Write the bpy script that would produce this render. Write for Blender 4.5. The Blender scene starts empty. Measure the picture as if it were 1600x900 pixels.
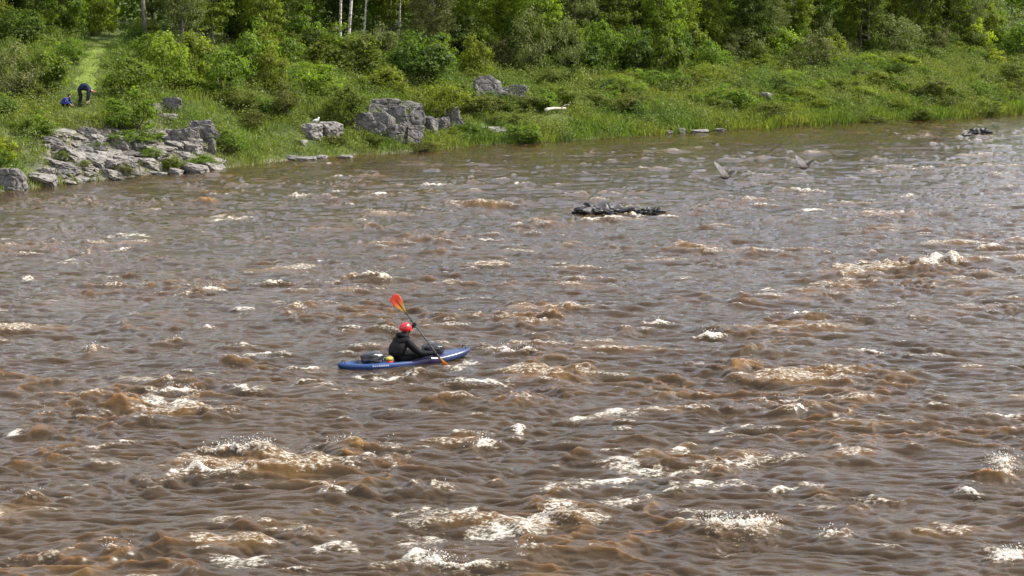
import bpy, bmesh, math, random
import numpy as np
from mathutils import Vector, Matrix, Quaternion
R = math.radians
scene = bpy.context.scene
COL = scene.collection

# ------------------------------------------------------------------ camera, sky, sun, exposure
CAM_H, FPX, PITCH = 8.5, 2800.0, math.atan(450 / 2800.0)
cam_data = bpy.data.cameras.new('camera')
cam_data.lens = 36.0 * FPX / 1600.0
cam_data.clip_end = 3000
cam = bpy.data.objects.new('camera', cam_data)
cam.location = (0, 0, CAM_H)
cam.rotation_euler = (math.pi / 2 - PITCH, 0, 0)
COL.objects.link(cam)
scene.camera = cam

SUN_AZ, SUN_EL = R(80), R(46)          # azimuth from +Y towards +X
world = bpy.data.worlds.new('World')
scene.world = world
world.use_nodes = True
wt = world.node_tree
for n in list(wt.nodes):
    wt.nodes.remove(n)
w_out = wt.nodes.new('ShaderNodeOutputWorld')
w_bg = wt.nodes.new('ShaderNodeBackground')
w_sky = wt.nodes.new('ShaderNodeTexSky')
w_sky.sky_type = 'NISHITA'
w_sky.sun_disc = False
w_sky.sun_elevation = SUN_EL
w_sky.sun_rotation = SUN_AZ
w_sky.air_density = 1.0
w_sky.dust_density = 2.5
# thin white summer cloud spread over the sky
w_tc = wt.nodes.new('ShaderNodeTexCoord')
w_n = wt.nodes.new('ShaderNodeTexNoise')
w_n.inputs['Scale'].default_value = 2.6
w_n.inputs['Detail'].default_value = 5
w_r = wt.nodes.new('ShaderNodeMapRange')
w_r.inputs['From Min'].default_value = 0.40
w_r.inputs['From Max'].default_value = 0.64
w_r.inputs['To Min'].default_value = 0.25
w_r.inputs['To Max'].default_value = 0.80
w_mix = wt.nodes.new('ShaderNodeMix')
w_mix.data_type = 'RGBA'
w_mix.inputs[7].default_value = (9.3, 9.2, 9.7, 1)
wt.links.new(w_tc.outputs['Generated'], w_n.inputs['Vector'])
wt.links.new(w_n.outputs['Fac'], w_r.inputs['Value'])
wt.links.new(w_r.outputs['Result'], w_mix.inputs[0])
wt.links.new(w_sky.outputs['Color'], w_mix.inputs[6])
wt.links.new(w_mix.outputs[2], w_bg.inputs['Color'])
wt.links.new(w_bg.outputs['Background'], w_out.inputs['Surface'])
w_bg.inputs['Strength'].default_value = 0.125

sun_d = bpy.data.lights.new('sun', 'SUN')
sun_d.energy = 5.0
sun_d.angle = R(0.53)
sun_d.color = (1.0, 0.95, 0.86)
sun = bpy.data.objects.new('sun', sun_d)
sun_vec = Vector((math.sin(SUN_AZ) * math.cos(SUN_EL), math.cos(SUN_AZ) * math.cos(SUN_EL), math.sin(SUN_EL)))
sun.rotation_euler = sun_vec.to_track_quat('Z', 'Y').to_euler()
sun.location = (40, 40, 60)
COL.objects.link(sun)

scene.view_settings.view_transform = 'Standard'
scene.view_settings.look = 'None'
scene.view_settings.gamma = 1
scene.view_settings.use_curve_mapping = False
scene.view_settings.exposure = 0.6
scene.cycles.use_denoising = True
scene.cycles.max_bounces = 6
scene.cycles.diffuse_bounces = 3
scene.cycles.glossy_bounces = 3
scene.cycles.transmission_bounces = 4
scene.cycles.transparent_max_bounces = 4
scene.cycles.caustics_reflective = False
scene.cycles.caustics_refractive = False

# ------------------------------------------------------------------ helpers
def ray(px, py):
    a, b = (px - 800) / FPX, -(py - 450) / FPX
    cp, sp = math.cos(PITCH), math.sin(PITCH)
    return np.array([a, cp + b * sp, -sp + b * cp])

def at_z(px, py, z=0.0):
    d = ray(px, py)
    t = (z - CAM_H) / d[2]
    return np.array([0, 0, CAM_H]) + d * t

def at_dist(px, py, y):
    """point on the sight line that lies y metres in front of the camera"""
    d = ray(px, py)
    return np.array([0, 0, CAM_H]) + d * (y / d[1])

def link(o, parent=None):
    COL.objects.link(o)
    if parent is not None:
        o.parent = parent
    return o

def tag(o, label=None, cat=None, group=None, kind=None):
    if label: o['label'] = label
    if cat: o['category'] = cat
    if group: o['group'] = group
    if kind: o['kind'] = kind
    return o

def empty(name, loc=(0, 0, 0), rz=0.0):
    o = bpy.data.objects.new(name, None)
    o.empty_display_size = 0.2
    o.location = loc
    o.rotation_euler = (0, 0, rz)
    return link(o)

def np_mesh(name, verts, faces, mat=None, smooth=False, attrs=None):
    """faces: (n,k) int array, all of k corners"""
    verts = np.asarray(verts, dtype=np.float32)
    faces = np.asarray(faces, dtype=np.int32)
    me = bpy.data.meshes.new(name)
    nf, k = faces.shape
    me.vertices.add(len(verts)); me.vertices.foreach_set('co', verts.ravel())
    me.loops.add(nf * k); me.loops.foreach_set('vertex_index', faces.ravel())
    me.polygons.add(nf)
    me.polygons.foreach_set('loop_start', np.arange(0, nf * k, k, dtype=np.int32))
    if smooth:
        me.polygons.foreach_set('use_smooth', np.ones(nf, dtype=bool))
    me.update(calc_edges=True)
    for an, av in (attrs or {}).items():
        a = me.attributes.new(an, 'FLOAT', 'POINT')
        a.data.foreach_set('value', np.asarray(av, dtype=np.float32).ravel())
    if mat: me.materials.append(mat)
    return me

def obj_from(name, me, parent=None):
    return link(bpy.data.objects.new(name, me), parent)

def bm_obj(name, bm, mat, parent=None, smooth=True):
    me = bpy.data.meshes.new(name)
    bm.normal_update()
    bm.to_mesh(me); bm.free()
    if smooth:
        me.polygons.foreach_set('use_smooth', np.ones(len(me.polygons), dtype=bool))
    me.materials.append(mat)
    return obj_from(name, me, parent)

def copy_tree(o, parent=None):
    c = o.copy(); COL.objects.link(c)
    if parent is not None: c.parent = parent
    for ch in list(o.children):
        copy_tree(ch, c)
    return c

_prng = np.random.RandomState(7)
_perm = _prng.permutation(4096).astype(np.int64)
_ang = _prng.rand(4096) * 2 * np.pi
_gx, _gy = np.cos(_ang), np.sin(_ang)
def perlin(x, y, seed=0):
    x = np.asarray(x, dtype=np.float64) + seed * 17.31; y = np.asarray(y, dtype=np.float64) - seed * 9.77
    xi = np.floor(x).astype(np.int64); yi = np.floor(y).astype(np.int64)
    xf, yf = x - xi, y - yi
    u = xf * xf * xf * (xf * (xf * 6 - 15) + 10); v = yf * yf * yf * (yf * (yf * 6 - 15) + 10)
    def g(ix, iy, fx, fy):
        h = _perm[(_perm[ix & 4095] + iy) & 4095]
        return _gx[h] * fx + _gy[h] * fy
    a = g(xi, yi, xf, yf); b = g(xi + 1, yi, xf - 1, yf)
    c = g(xi, yi + 1, xf, yf - 1); d = g(xi + 1, yi + 1, xf - 1, yf - 1)
    return ((a + (b - a) * u) * (1 - v) + (c + (d - c) * u) * v) * 1.5
def fbm(x, y, octv=4, seed=0, gain=0.5, lac=2.03):
    s, a = 0, 1.0
    for i in range(octv):
        s = s + a * perlin(x * lac ** i, y * lac ** i, seed + i * 3)
        a *= gain
    return s
def sstep(a, b, x):
    t = np.clip((x - a) / (b - a), 0, 1)
    return t * t * (3 - 2 * t)

# node material helper
class NT:
    def __init__(s, name):
        s.m = bpy.data.materials.new(name); s.m.use_nodes = True
        s.t = s.m.node_tree
        for n in list(s.t.nodes): s.t.nodes.remove(n)
        s.out = s.t.nodes.new('ShaderNodeOutputMaterial')
    def n(s, typ, **kw):
        nd = s.t.nodes.new(typ)
        for k, v in kw.items():
            if k.startswith('i_'):
                nd.inputs[k[2:].replace('_', ' ')].default_value = v
            else: setattr(nd, k, v)
        return nd
    def l(s, a, b): s.t.links.new(a, b)
    def math(s, op, a, b=None, clamp=False):
        nd = s.t.nodes.new('ShaderNodeMath'); nd.operation = op; nd.use_clamp = clamp
        for i, v in enumerate((a, b)):
            if v is None: continue
            if isinstance(v, (int, float)): nd.inputs[i].default_value = v
            else: s.l(v, nd.inputs[i])
        return nd.outputs[0]
    def rng(s, v, a, b, c=0.0, d=1.0):
        nd = s.t.nodes.new('ShaderNodeMapRange'); nd.interpolation_type = 'SMOOTHSTEP'
        s.l(v, nd.inputs['Value'])
        for k, x in zip(('From Min', 'From Max', 'To Min', 'To Max'), (a, b, c, d)): nd.inputs[k].default_value = x
        return nd.outputs[0]
    def mixc(s, f, a, b):
        nd = s.t.nodes.new('ShaderNodeMix'); nd.data_type = 'RGBA'
        for v, i in ((f, 0), (a, 6), (b, 7)):
            if isinstance(v, (int, float)): nd.inputs[i].default_value = v
            elif isinstance(v, tuple): nd.inputs[i].default_value = (*v, 1) if len(v) == 3 else v
            else: s.l(v, nd.inputs[i])
        return nd.outputs[2]
    def noise(s, vec, scale, detail=3, rough=0.5):
        nd = s.t.nodes.new('ShaderNodeTexNoise')
        nd.inputs['Scale'].default_value = scale; nd.inputs['Detail'].default_value = detail
        nd.inputs['Roughness'].default_value = rough
        if vec is not None: s.l(vec, nd.inputs['Vector'])
        return nd.outputs['Fac']

def simple_mat(name, col, rough=0.6, spec=0.4, var=0.12, scale=14.0, metal=0.0, bump=0.0):
    t = NT(name)
    tc = t.n('ShaderNodeTexCoord')
    nz = t.noise(tc.outputs['Object'], scale, 4, 0.6)
    f = t.rng(nz, 0.3, 0.7)
    dark = tuple(c * (1 - var) for c in col); lite = tuple(min(1, c * (1 + var)) for c in col)
    p = t.n('ShaderNodeBsdfPrincipled')
    t.l(t.mixc(f, dark, lite), p.inputs['Base Color'])
    p.inputs['Roughness'].default_value = rough
    p.inputs['Specular IOR Level'].default_value = spec
    p.inputs['Metallic'].default_value = metal
    if bump:
        b = t.n('ShaderNodeBump'); b.inputs['Strength'].default_value = bump; b.inputs['Distance'].default_value = 0.02
        t.l(nz, b.inputs['Height']); t.l(b.outputs[0], p.inputs['Normal'])
    t.l(p.outputs[0], t.out.inputs['Surface'])
    return t.m
NCOL, NROW, JT = 1500, 1000, 0.62
WCOL1, WCOL2, WCOL_GLOW = (0.043, 0.0265, 0.012), (0.061, 0.039, 0.018), (0.225, 0.122, 0.025)
# ------------------------------------------------------------------ shoreline and terrain
SHORE_PX = [(-1500, 470), (-600, 350), (-250, 318), (0, 300), (90, 289), (190, 277), (260, 270), (350, 263), (450, 251), (540, 244), (640, 239), (740, 227),
            (820, 224), (900, 219), (1040, 209), (1200, 200), (1350, 191), (1480, 186), (1600, 179), (2100, 158), (3200, 120)]
SH = np.array([at_z(*p)[:2] for p in SHORE_PX])
_d = SH[18] - SH[3]
T_AX = _d / np.linalg.norm(_d)
N_AX = np.array([-T_AX[1], T_AX[0]])
_st, _sn = SH @ T_AX, SH @ N_AX
assert np.all(np.diff(_st) > 0), _st
def shore_n(t):
    n = np.interp(t, _st, _sn)
    # beyond the last known points the banks run straight on
    return n
def to_ts(x, y):
    t = x * T_AX[0] + y * T_AX[1]; n = x * N_AX[0] + y * N_AX[1]
    return t, n - shore_n(t)
def to_xy(t, s):
    n = shore_n(t) + s
    return t * T_AX[0] + n * N_AX[0], t * T_AX[1] + n * N_AX[1]
T0, T1 = _st[3], _st[18]           # t at the left and right frame edges (waterline)
_PS = np.array([-60, -3, -0.6, 0, 1, 3, 6, 10, 17, 30, 60, 150, 600.0])
_PL = np.array([-2.5, -1.2, -0.35, 0, 0.55, 1.75, 2.9, 3.9, 5.2, 6.3, 7.6, 9.5, 14.0])
_PR = np.array([-2.5, -1.2, -0.35, 0, 0.35, 1.1, 2.0, 2.9, 4.2, 5.6, 7.2, 9.5, 14.0])
def t_of_px(px):
    """t coordinate of the waterline under picture column px"""
    return np.interp(px, [p[0] for p in SHORE_PX], _st)
TL, TM = t_of_px(420), t_of_px(900)
def terrain(t, s):
    t = np.asarray(t, dtype=float); s = np.asarray(s, dtype=float)
    w = sstep(TL, TM, t)
    z = np.interp(s, _PS, _PL) * (1 - w) + np.interp(s, _PS, _PR) * w
    on = sstep(0.2, 4, s)
    z = z + on * (0.30 * perlin(t * 0.22, s * 0.22, 1) + 0.10 * perlin(t * 0.8, s * 0.8, 2))
    return z
def ground_xy(x, y):
    t, s = to_ts(x, y)
    return terrain(t, s)
def ground_px(px, py):
    """first point of the terrain on the sight line through a picture point"""
    d = ray(px, py)
    y = np.arange(60, 320, 0.1)
    P = np.array([0, 0, CAM_H]) + d[None, :] * (y / d[1])[:, None]
    g = ground_xy(P[:, 0], P[:, 1])
    k = np.argmax(P[:, 2] <= np.maximum(g, 0))
    return P[k][0], P[k][1], float(max(g[k], 0))

# soil / bank material
t_ = NT('bank_soil')
tc = t_.n('ShaderNodeTexCoord')
n1 = t_.noise(tc.outputs['Object'], 0.7, 5, 0.6); n2 = t_.noise(tc.outputs['Object'], 5.0, 5, 0.65)
c1 = t_.mixc(t_.rng(n1, 0.35, 0.65), (0.040, 0.060, 0.016), (0.090, 0.115, 0.028))
c2 = t_.mixc(t_.rng(n2, 0.55, 0.75), c1, (0.075, 0.055, 0.032))
gat = t_.n('ShaderNodeAttribute'); gat.attribute_name = 'stony'
c2 = t_.mixc(gat.outputs['Fac'], c2, t_.mixc(t_.rng(n2, 0.35, 0.6), (0.05, 0.042, 0.032), (0.20, 0.18, 0.155)))
pb = t_.n('ShaderNodeBsdfPrincipled'); t_.l(c2, pb.inputs['Base Color']); pb.inputs['Roughness'].default_value = 0.9
pb.inputs['Specular IOR Level'].default_value = 0.2
bp = t_.n('ShaderNodeBump'); bp.inputs['Strength'].default_value = 0.8; bp.inputs['Distance'].default_value = 0.1
t_.l(n2, bp.inputs['Height']); t_.l(bp.outputs[0], pb.inputs['Normal'])
t_.l(pb.outputs[0], t_.out.inputs['Surface'])
M_SOIL = t_.m

tv = np.concatenate([np.linspace(_st[0], T0 - 12, 60), np.linspace(T0 - 12, T1 + 15, 420)[1:], np.linspace(T1 + 15, _st[-1], 60)[1:]])
sv = np.concatenate([[-60, -20, -6, -3, -1.5], np.linspace(-0.8, 14, 110), np.linspace(14, 60, 70)[1:], np.geomspace(60, 600, 25)[1:]])
TT, SS = np.meshgrid(tv, sv)
ZZ = terrain(TT, SS)
XX, YY = to_xy(TT, SS)
nr, nc = TT.shape
idx = np.arange(nr * nc).reshape(nr, nc)
fc = np.stack([idx[:-1, :-1], idx[:-1, 1:], idx[1:, 1:], idx[1:, :-1]], -1).reshape(-1, 4)
_P0 = np.array([at_z(200, 275)[:2], at_z(75, 280)[:2], at_z(305, 262)[:2]])
_st3 = [to_ts(*p)[0] for p in _P0]
stony = sstep(_st3[1] - 2.5, _st3[1] + 0.5, TT) * sstep(_st3[2] + 2.5, _st3[2] - 0.5, TT) * sstep(5.0, 3.0, SS + 0.8 * perlin(TT * .6, SS * .6, 4))
stony = np.maximum(stony, 0.9 * sstep(0.35, 0.05, SS + 0.25 * perlin(TT * .9, SS * .9, 5)))
o = obj_from('ground', np_mesh('ground', np.stack([XX, YY, ZZ], -1).reshape(-1, 3), fc, M_SOIL, True, {'stony': stony}))
tag(o, kind='structure')

# ------------------------------------------------------------------ the river
def wave_tile(N, L, lmin, lmax, hrms, mean_dir, spread, seed, power=3.6):
    rs = np.random.RandomState(seed)
    k1 = np.fft.fftfreq(N, d=L / N) * 2 * np.pi
    KX, KY = np.meshgrid(k1, k1)
    K = np.hypot(KX, KY); K[0, 0] = 1e-6
    kmin, kmax = 2 * np.pi / lmax, 2 * np.pi / lmin
    band = sstep(kmin * 0.6, kmin * 1.2, K) * (1 - sstep(kmax * 0.7, kmax, K))
    c = (KX * math.cos(mean_dir) + KY * math.sin(mean_dir)) / K
    dirf = spread + (1 - spread) * np.abs(c) ** 2
    A = np.sqrt(K ** (-power) * band * dirf)
    ph = rs.randn(N, N) + 1j * rs.randn(N, N)
    Hk = A * ph; Hk[0, 0] = 0
    h = np.fft.ifft2(Hk)
    sc = hrms / h.real.std()
    Hk *= sc
    h = np.fft.ifft2(Hk).real
    dx = np.fft.ifft2(-1j * KX / K * Hk).real; dy = np.fft.ifft2(-1j * KY / K * Hk).real
    jxx = np.fft.ifft2(KX * KX / K * Hk).real; jyy = np.fft.ifft2(KY * KY / K * Hk).real
    jxy = np.fft.ifft2(KX * KY / K * Hk).real
    return dict(N=N, L=L, f=[h, dx, dy, jxx, jyy, jxy])
def tile_sample(tl, x, y, rot, which):
    c, s = math.cos(rot), math.sin(rot)
    N = tl['N']
    u = (x * c + y * s) / tl['L'] * N; v = (-x * s + y * c) / tl['L'] * N
    ui = np.floor(u).astype(np.int64); vi = np.floor(v).astype(np.int64)
    uf, vf = u - ui, v - vi
    u0, u1, v0, v1 = ui % N, (ui + 1) % N, vi % N, (vi + 1) % N
    out = []
    for k in which:
        F = tl['f'][k]
        out.append((F[v0, u0] * (1 - uf) + F[v0, u1] * uf) * (1 - vf) + (F[v1, u0] * (1 - uf) + F[v1, u1] * uf) * vf)
    return out

# columns and rows of the sheet: fine where the water is seen close by, coarse beyond
ac = np.concatenate([-np.geomspace(19, 80, 60)[::-1], np.linspace(-19, 19, NCOL)[1:-1], np.geomspace(19, 80, 60)])
inv = np.linspace(1 / 24.0, 1 / 150.0, NROW)
dr = np.concatenate([np.geomspace(3, 24, 60)[:-1], 1 / inv, np.geomspace(150, 420, 50)[1:]])
AA, DD = np.meshgrid(np.radians(ac), dr)
WX, WY = DD * np.tan(np.clip(AA, R(-80), R(80))), DD.copy()
wide = np.abs(AA) > R(19)
X0, Y0 = WX, WY
t_w, s_w = to_ts(X0, Y0)
lee = sstep(-0.5, -5.5, s_w)                      # quiet water along the bank
calm = 0.62 + 0.62 * (0.5 + 0.5 * np.clip(fbm(X0 * 0.075, Y0 * 0.055, 3, 11) * 1.3, -1, 1))
KC = at_z(633.5, 567)[:2]; KTH = R(31)
kx = (X0 - KC[0]) * math.cos(KTH) + (Y0 - KC[1]) * math.sin(KTH); ky = -(X0 - KC[0]) * math.sin(KTH) + (Y0 - KC[1]) * math.cos(KTH)
near_boat = np.exp(-((kx / 1.9) ** 4 + (ky / 0.75) ** 4))
edge = np.where(wide, 0.3, 1.0)
ampA = (0.45 + 0.55 * lee) * calm * (1 - 0.6 * near_boat)
tA = wave_tile(768, 41.0, 0.6, 3.6, 0.028, R(95), 0.22, 3, 3.1)
tB = wave_tile(1024, 12.7, 0.10, 0.9, 0.0205, R(80), 0.40, 8, 3.0)
rotA, rotB = R(17), R(-29)
hA, dxA, dyA, jx, jy, jxy = tile_sample(tA, X0 / 2.1 + 0.10 * Y0, Y0, rotA, range(6))
hB, dxB, dyB = tile_sample(tB, X0 / 2.4 + 0.35 * perlin(X0 * .3, Y0 * .3, 5), Y0 + 0.35 * perlin(X0 * .3, Y0 * .3, 6), rotB, (0, 1, 2))
farf = 1 - 0.10 * sstep(60, 130, DD)
ampB = (0.8 + 0.2 * lee) * (0.55 + 0.6 * calm) * farf * np.where(wide, 0.0, 1.0) * (1 - 0.6 * near_boat)
lam = 1.25
def rot2(dx, dy, r): return dx * math.cos(r) - dy * math.sin(r), dx * math.sin(r) + dy * math.cos(r)
ax_, ay_ = rot2(dxA, dyA, rotA); bx_, by_ = rot2(dxB, dyB, rotB)
Zw = hA * ampA + hB * ampB
# short steep ridges thrown up where currents meet
wx_ = X0 * 0.60 + 0.20 * Y0 + 0.45 * perlin(X0 * .45, Y0 * .5, 61); wy_ = Y0 * 1.15 + 0.45 * perlin(X0 * .5, Y0 * .6, 62)
rg1 = 1 - np.abs(perlin(wx_, wy_, 63)) * 1.6
rg2 = 1 - np.abs(perlin(wx_ * 2.1 + 9, wy_ * 2.0, 64)) * 1.5
rmask = sstep(0.05, 0.75, fbm(X0 * 0.20, Y0 * 0.22, 2, 65) + 0.25)
ridge = (0.078 * np.clip(rg1, 0, 1) ** 3 + 0.028 * np.clip(rg2, 0, 1) ** 3) * rmask * np.clip(lee + 0.05, 0, 1) * (1 - 0.5 * sstep(60, 110, DD)) * (1 - 0.7 * near_boat) * np.where(wide, 0.3, 1)
Zw = Zw + ridge
# sharper crests: lift the tops a little
Zw = Zw + 1.6 * np.clip(Zw, 0, 1) ** 2
Xw = X0 + lam * (ax_ * ampA + 0.9 * bx_ * ampB); Yw = Y0 + lam * (ay_ * ampA + 0.9 * by_ * ampB)
J = (1 - lam * ampA * jx) * (1 - lam * ampA * jy) - (lam * ampA * jxy) ** 2
foam = 0.50 * sstep(JT, JT - 0.35, J) * (1 - wide) * sstep(-3, -9, s_w)
zt = hA * ampA / 0.028 + 0.8 * hB * ampB / 0.0205
fleck = sstep(1.9, 2.9, zt + 0.7 * perlin(X0 * 2.0, Y0 * 2.0, 71)) * (1 - wide) * sstep(-3, -9, s_w)
foam = np.maximum(foam, 0.55 * fleck)
glow = 0.35 * sstep(0.8, 2.6, hA * ampA / 0.028) * lee  # mask for the amber backlight painted on thin wave crests
glow = np.maximum(glow, 0.34 * sstep(0.03, 0.095, ridge))
foam = np.maximum(foam, 0.62 * sstep(0.058, 0.09, ridge) * sstep(0.0, 0.5, perlin(X0 * 0.9, Y0 * 0.8, 66)) * sstep(-3, -9, s_w))
# drifting foam left on the surface
lines = 1 - np.abs(perlin(X0 * 0.55 + 0.8 * perlin(X0 * .2, Y0 * .2, 31), Y0 * 0.42, 33))
patch = sstep(0.25, 0.75, fbm(X0 * 0.16, Y0 * 0.12, 3, 41))
foam = np.maximum(foam, 0.22 * sstep(0.93, 1.0, lines) * patch)

# breaking waves and foam streaks where the photograph has them:  picture polyline, height (m), foam 0..1
BRK = [
 ([(140, 648), (190, 640), (235, 634)], .50, .10), ([(208, 622), (260, 634), (330, 652)], .30, 1.0), ([(215, 618), (270, 614), (328, 618)], .32, .9),
 ([(305, 658), (345, 650), (400, 640)], .34, .40), ([(220, 664), (265, 656)], .18, .7), ([(5, 684), (60, 676), (110, 674)], .30, .1), ([(0, 680), (40, 676)], .15, .8),
 ([(285, 722), (380, 714), (470, 702)], .42, .80), ([(470, 702), (560, 700), (665, 712)], .34, .62), ([(195, 752), (300, 746), (440, 738)], .32, .68),
 ([(430, 738), (525, 728)], .25, .6), ([(530, 722), (650, 730)], .2, .6), ([(70, 714), (150, 702), (235, 690)], .22, .6), ([(0, 786), (85, 780)], .26, .5),
 ([(365, 555), (450, 562)], .24, .85), ([(355, 604), (420, 614)], .2, .8), ([(440, 582), (520, 576)], .18, .75), ([(450, 606), (535, 600)], .16, .7),
 ([(690, 600), (810, 599)], .18, .9), ([(738, 548), (800, 550), (862, 562)], .30, .8), ([(262, 464), (320, 456), (375, 457)], .30, .75),
 ([(395, 449), (475, 447)], .22, .7), ([(480, 446), (560, 438), (655, 436)], .30, .72), ([(535, 456), (605, 451)], .2, .8),
 ([(1062, 578), (1140, 580), (1240, 566)], .50, .22), ([(1060, 574), (1110, 572)], .2, .8), ([(1145, 556), (1225, 548)], .36, .12), ([(1285, 551), (1350, 550), (1415, 556)], .24, .8),
 ([(1425, 416), (1470, 412), (1525, 412)], .46, .95), ([(1405, 428), (1490, 424)], .35, .15), ([(1505, 434), (1570, 428)], .35, .1), ([(1290, 446), (1385, 444)], .22, .5),
 ([(1480, 391), (1600, 385)], .24, .7), ([(990, 510), (1065, 505)], .24, .65), ([(955, 524), (1005, 518)], .26, .2), ([(875, 594), (955, 586)], .34, .12),
 ([(700, 676), (762, 682)], .2, .65), ([(795, 674), (825, 672)], .15, .9), ([(865, 718), (950, 716)], .32, .15), ([(1075, 844), (1170, 838), (1245, 830)], .40, .85),
 ([(1250, 836), (1345, 846)], .25, .55), ([(1300, 806), (1385, 801)], .36, .1), ([(1525, 726), (1600, 736)], .28, .9), ([(1515, 752), (1600, 745)], .40, .35),
 ([(1485, 770), (1545, 778)], .2, .6), ([(1535, 868), (1605, 882)], .3, .9), ([(145, 866), (222, 858)], .30, .65), ([(70, 884), (155, 874)], .34, .1),
 ([(560, 892), (680, 884), (810, 888)], .30, .95), ([(600, 874), (690, 868)], .2, .9), ([(410, 886), (500, 878)], .2, .5),
 ([(285, 319), (352, 316)], .50, .2), ([(440, 306), (492, 306)], .3, .9), ([(508, 298), (565, 301)], .34, .9), ([(508, 313), (545, 313)], .3, .15), ([(560, 306), (632, 304)], .2, .8),
 ([(645, 290), (715, 291)], .34, .9), ([(712, 287), (762, 284)], .42, .25), ([(768, 281), (802, 279)], .2, .6), ([(12, 398), (82, 401)], .2, .8), ([(18, 441), (62, 438)], .25, .9),
 ([(732, 376), (792, 377)], .22, .8), ([(832, 351), (866, 349)], .22, .9), ([(880, 349), (930, 346), (1015, 341)], .30, .95), ([(1020, 341), (1075, 336)], .15, .6), ([(975, 337), (1012, 338)], .22, .95), ([(970, 326), (1000, 322)], .25, .5), ([(1500, 216), (1550, 215)], .12, .6),
 ([(1190, 297), (1240, 299), (1312, 303)], .30, .85), ([(1385, 266), (1480, 263)], .22, .8), ([(1225, 332), (1305, 326)], .15, .7), ([(565, 418), (642, 421)], .22, .7),
 ([(475, 413), (552, 411)], .22, .6), ([(713, 420), (748, 426)], .2, .6), ([(312, 512), (342, 513)], .2, .8), ([(238, 538), (312, 538)], .34, .35), ([(118, 467), (160, 461)], .3, .1),
 ([(1368, 476), (1425, 480)], .22, .8), ([(1405, 502), (1462, 495)], .2, .5), ([(1195, 402), (1260, 398)], .25, .1), ([(1080, 358), (1120, 357)], .3, .05),
 ([(900, 240), (960, 238)], .25, .3), ([(950, 236), (985, 236)], .2, .7), ([(985, 262), (1035, 262)], .22, .8), ([(1115, 244), (1170, 243)], .25, .3), ([(1165, 248), (1210, 247)], .28, .3),
 ([(1505, 240), (1550, 238)], .25, .2), ([(1570, 222), (1600, 220)], .25, .2), ([(1340, 390), (1385, 388)], .22, .3), ([(640, 630), (760, 634)], .30, .06), ([(1000, 616), (1060, 618)], .26, .35),
 ([(845, 612), (900, 622)], .22, .5), ([(1150, 770), (1230, 764)], .2, .4), ([(1330, 788), (1450, 780)], .22, .55), ([(380, 830), (470, 822)], .24, .08), ([(950, 690), (1040, 700)], .2, .06),
 ([(612, 594), (690, 586)], .22, .3), ([(560, 300), (640, 295)], .2, .2), ([(100, 318), (160, 316)], .2, .5), ([(180, 318), (260, 319)], .22, .4), ([(150, 366), (250, 369)], .12, .6), ([(210, 378), (245, 378)], .25, .15),
 ([(1420, 548), (1490, 545)], .32, .1), ([(1230, 500), (1300, 498)], .3, .1), ([(1310, 505), (1385, 500)], .3, .4), ([(930, 370), (985, 372)], .2, .1), ([(640, 372), (700, 385)], .28, .08),
]
_rb = random.Random(5)
for k in range(150):        # smaller breakers scattered between them
    px, py = _rb.uniform(-250, 1850), _rb.uniform(255, 890)
    w = _rb.uniform(14, 46) * (0.35 + py / 800)
    BRK.append(([(px - w, py + _rb.uniform(-2, 4)), (px, py), (px + w, py + _rb.uniform(-5, 2))], _rb.uniform(.12, .30), _rb.choice([.05, .15, .3, .5, .7])))
STREAK = [([(540, 589), (600, 591), (660, 586)], .07), ([(690, 579), (725, 570), (745, 560)], .1), ([(322, 347), (360, 344), (405, 340)], .10), ([(825, 770), (900, 757), (1010, 748)], .14), ([(1010, 748), (1120, 735), (1200, 712)], .10), ([(945, 775), (1000, 790)], .18),
          ([(610, 852), (650, 846), (705, 840)], .16), ([(700, 842), (830, 820), (965, 806)], .14), ([(640, 826), (700, 806), (760, 800)], .08), ([(0, 376), (30, 372)], .12),
          ([(150, 368), (240, 370)], .07), ([(1560, 868), (1600, 860)], .2), ([(930, 722), (1060, 742)], .1), ([(880, 660), (960, 648), (1010, 645)], .08), ([(330, 880), (430, 870)], .12),
          ([(480, 862), (560, 850)], .1), ([(1040, 762), (1180, 755)], .08), ([(1180, 768), (1300, 757)], .07), ([(600, 800), (680, 796)], .07), ([(60, 408), (130, 405)], .06),
          ([(1100, 670), (1160, 665)], .06), ([(930, 650), (990, 642)], .09), ([(855, 800), (900, 792)], .1), ([(1170, 720), (1240, 716)], .05)]
wn1 = perlin(X0 * 1.1, Y0 * 1.1, 51); wn2 = perlin(X0 * 3.1, Y0 * 3.1, 52); wn3 = perlin(X0 * 0.8, Y0 * 1.1, 57); wn4 = perlin(X0 * 7.3, Y0 * 7.0, 58); wn5 = perlin(X0 * 0.9, Y0 * 0.7, 59)
bump_f = np.abs(perlin(X0 * 6.0, Y0 * 5.0, 53)) + 1.1 * np.abs(perlin(X0 * 17.0, Y0 * 9.0, 54))
def poly_uv(P, sel):
    """signed offset v (towards the viewer positive) and position along u 0..1 from a polyline"""
    x, y = X0[sel], Y0[sel]
    best = np.full(x.shape, 1e9); V = np.zeros_like(x); U = np.zeros_like(x)
    seg = np.linalg.norm(np.diff(P, axis=0), axis=1); tot = seg.sum(); acc = 0
    for i in range(len(P) - 1):
        d = P[i + 1] - P[i]; L = seg[i]; e = d / L
        rx, ry = x - P[i][0], y - P[i][1]
        a = rx * e[0] + ry * e[1]
        ac_ = a if len(P) == 2 else np.clip(a, 0 if i else -1e9, L if i < len(P) - 2 else 1e9)
        qx, qy = rx - e[0] * ac_, ry - e[1] * ac_
        dd = np.hypot(qx, qy)
        m = dd < best
        best = np.where(m, dd, best)
        V = np.where(m, np.where(rx * e[1] - ry * e[0] > 0, dd, -dd), V)
        U = np.where(m, (acc + ac_) / tot, U)
        acc += L
    return U, V, tot
Hadd = np.zeros_like(Zw)
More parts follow.
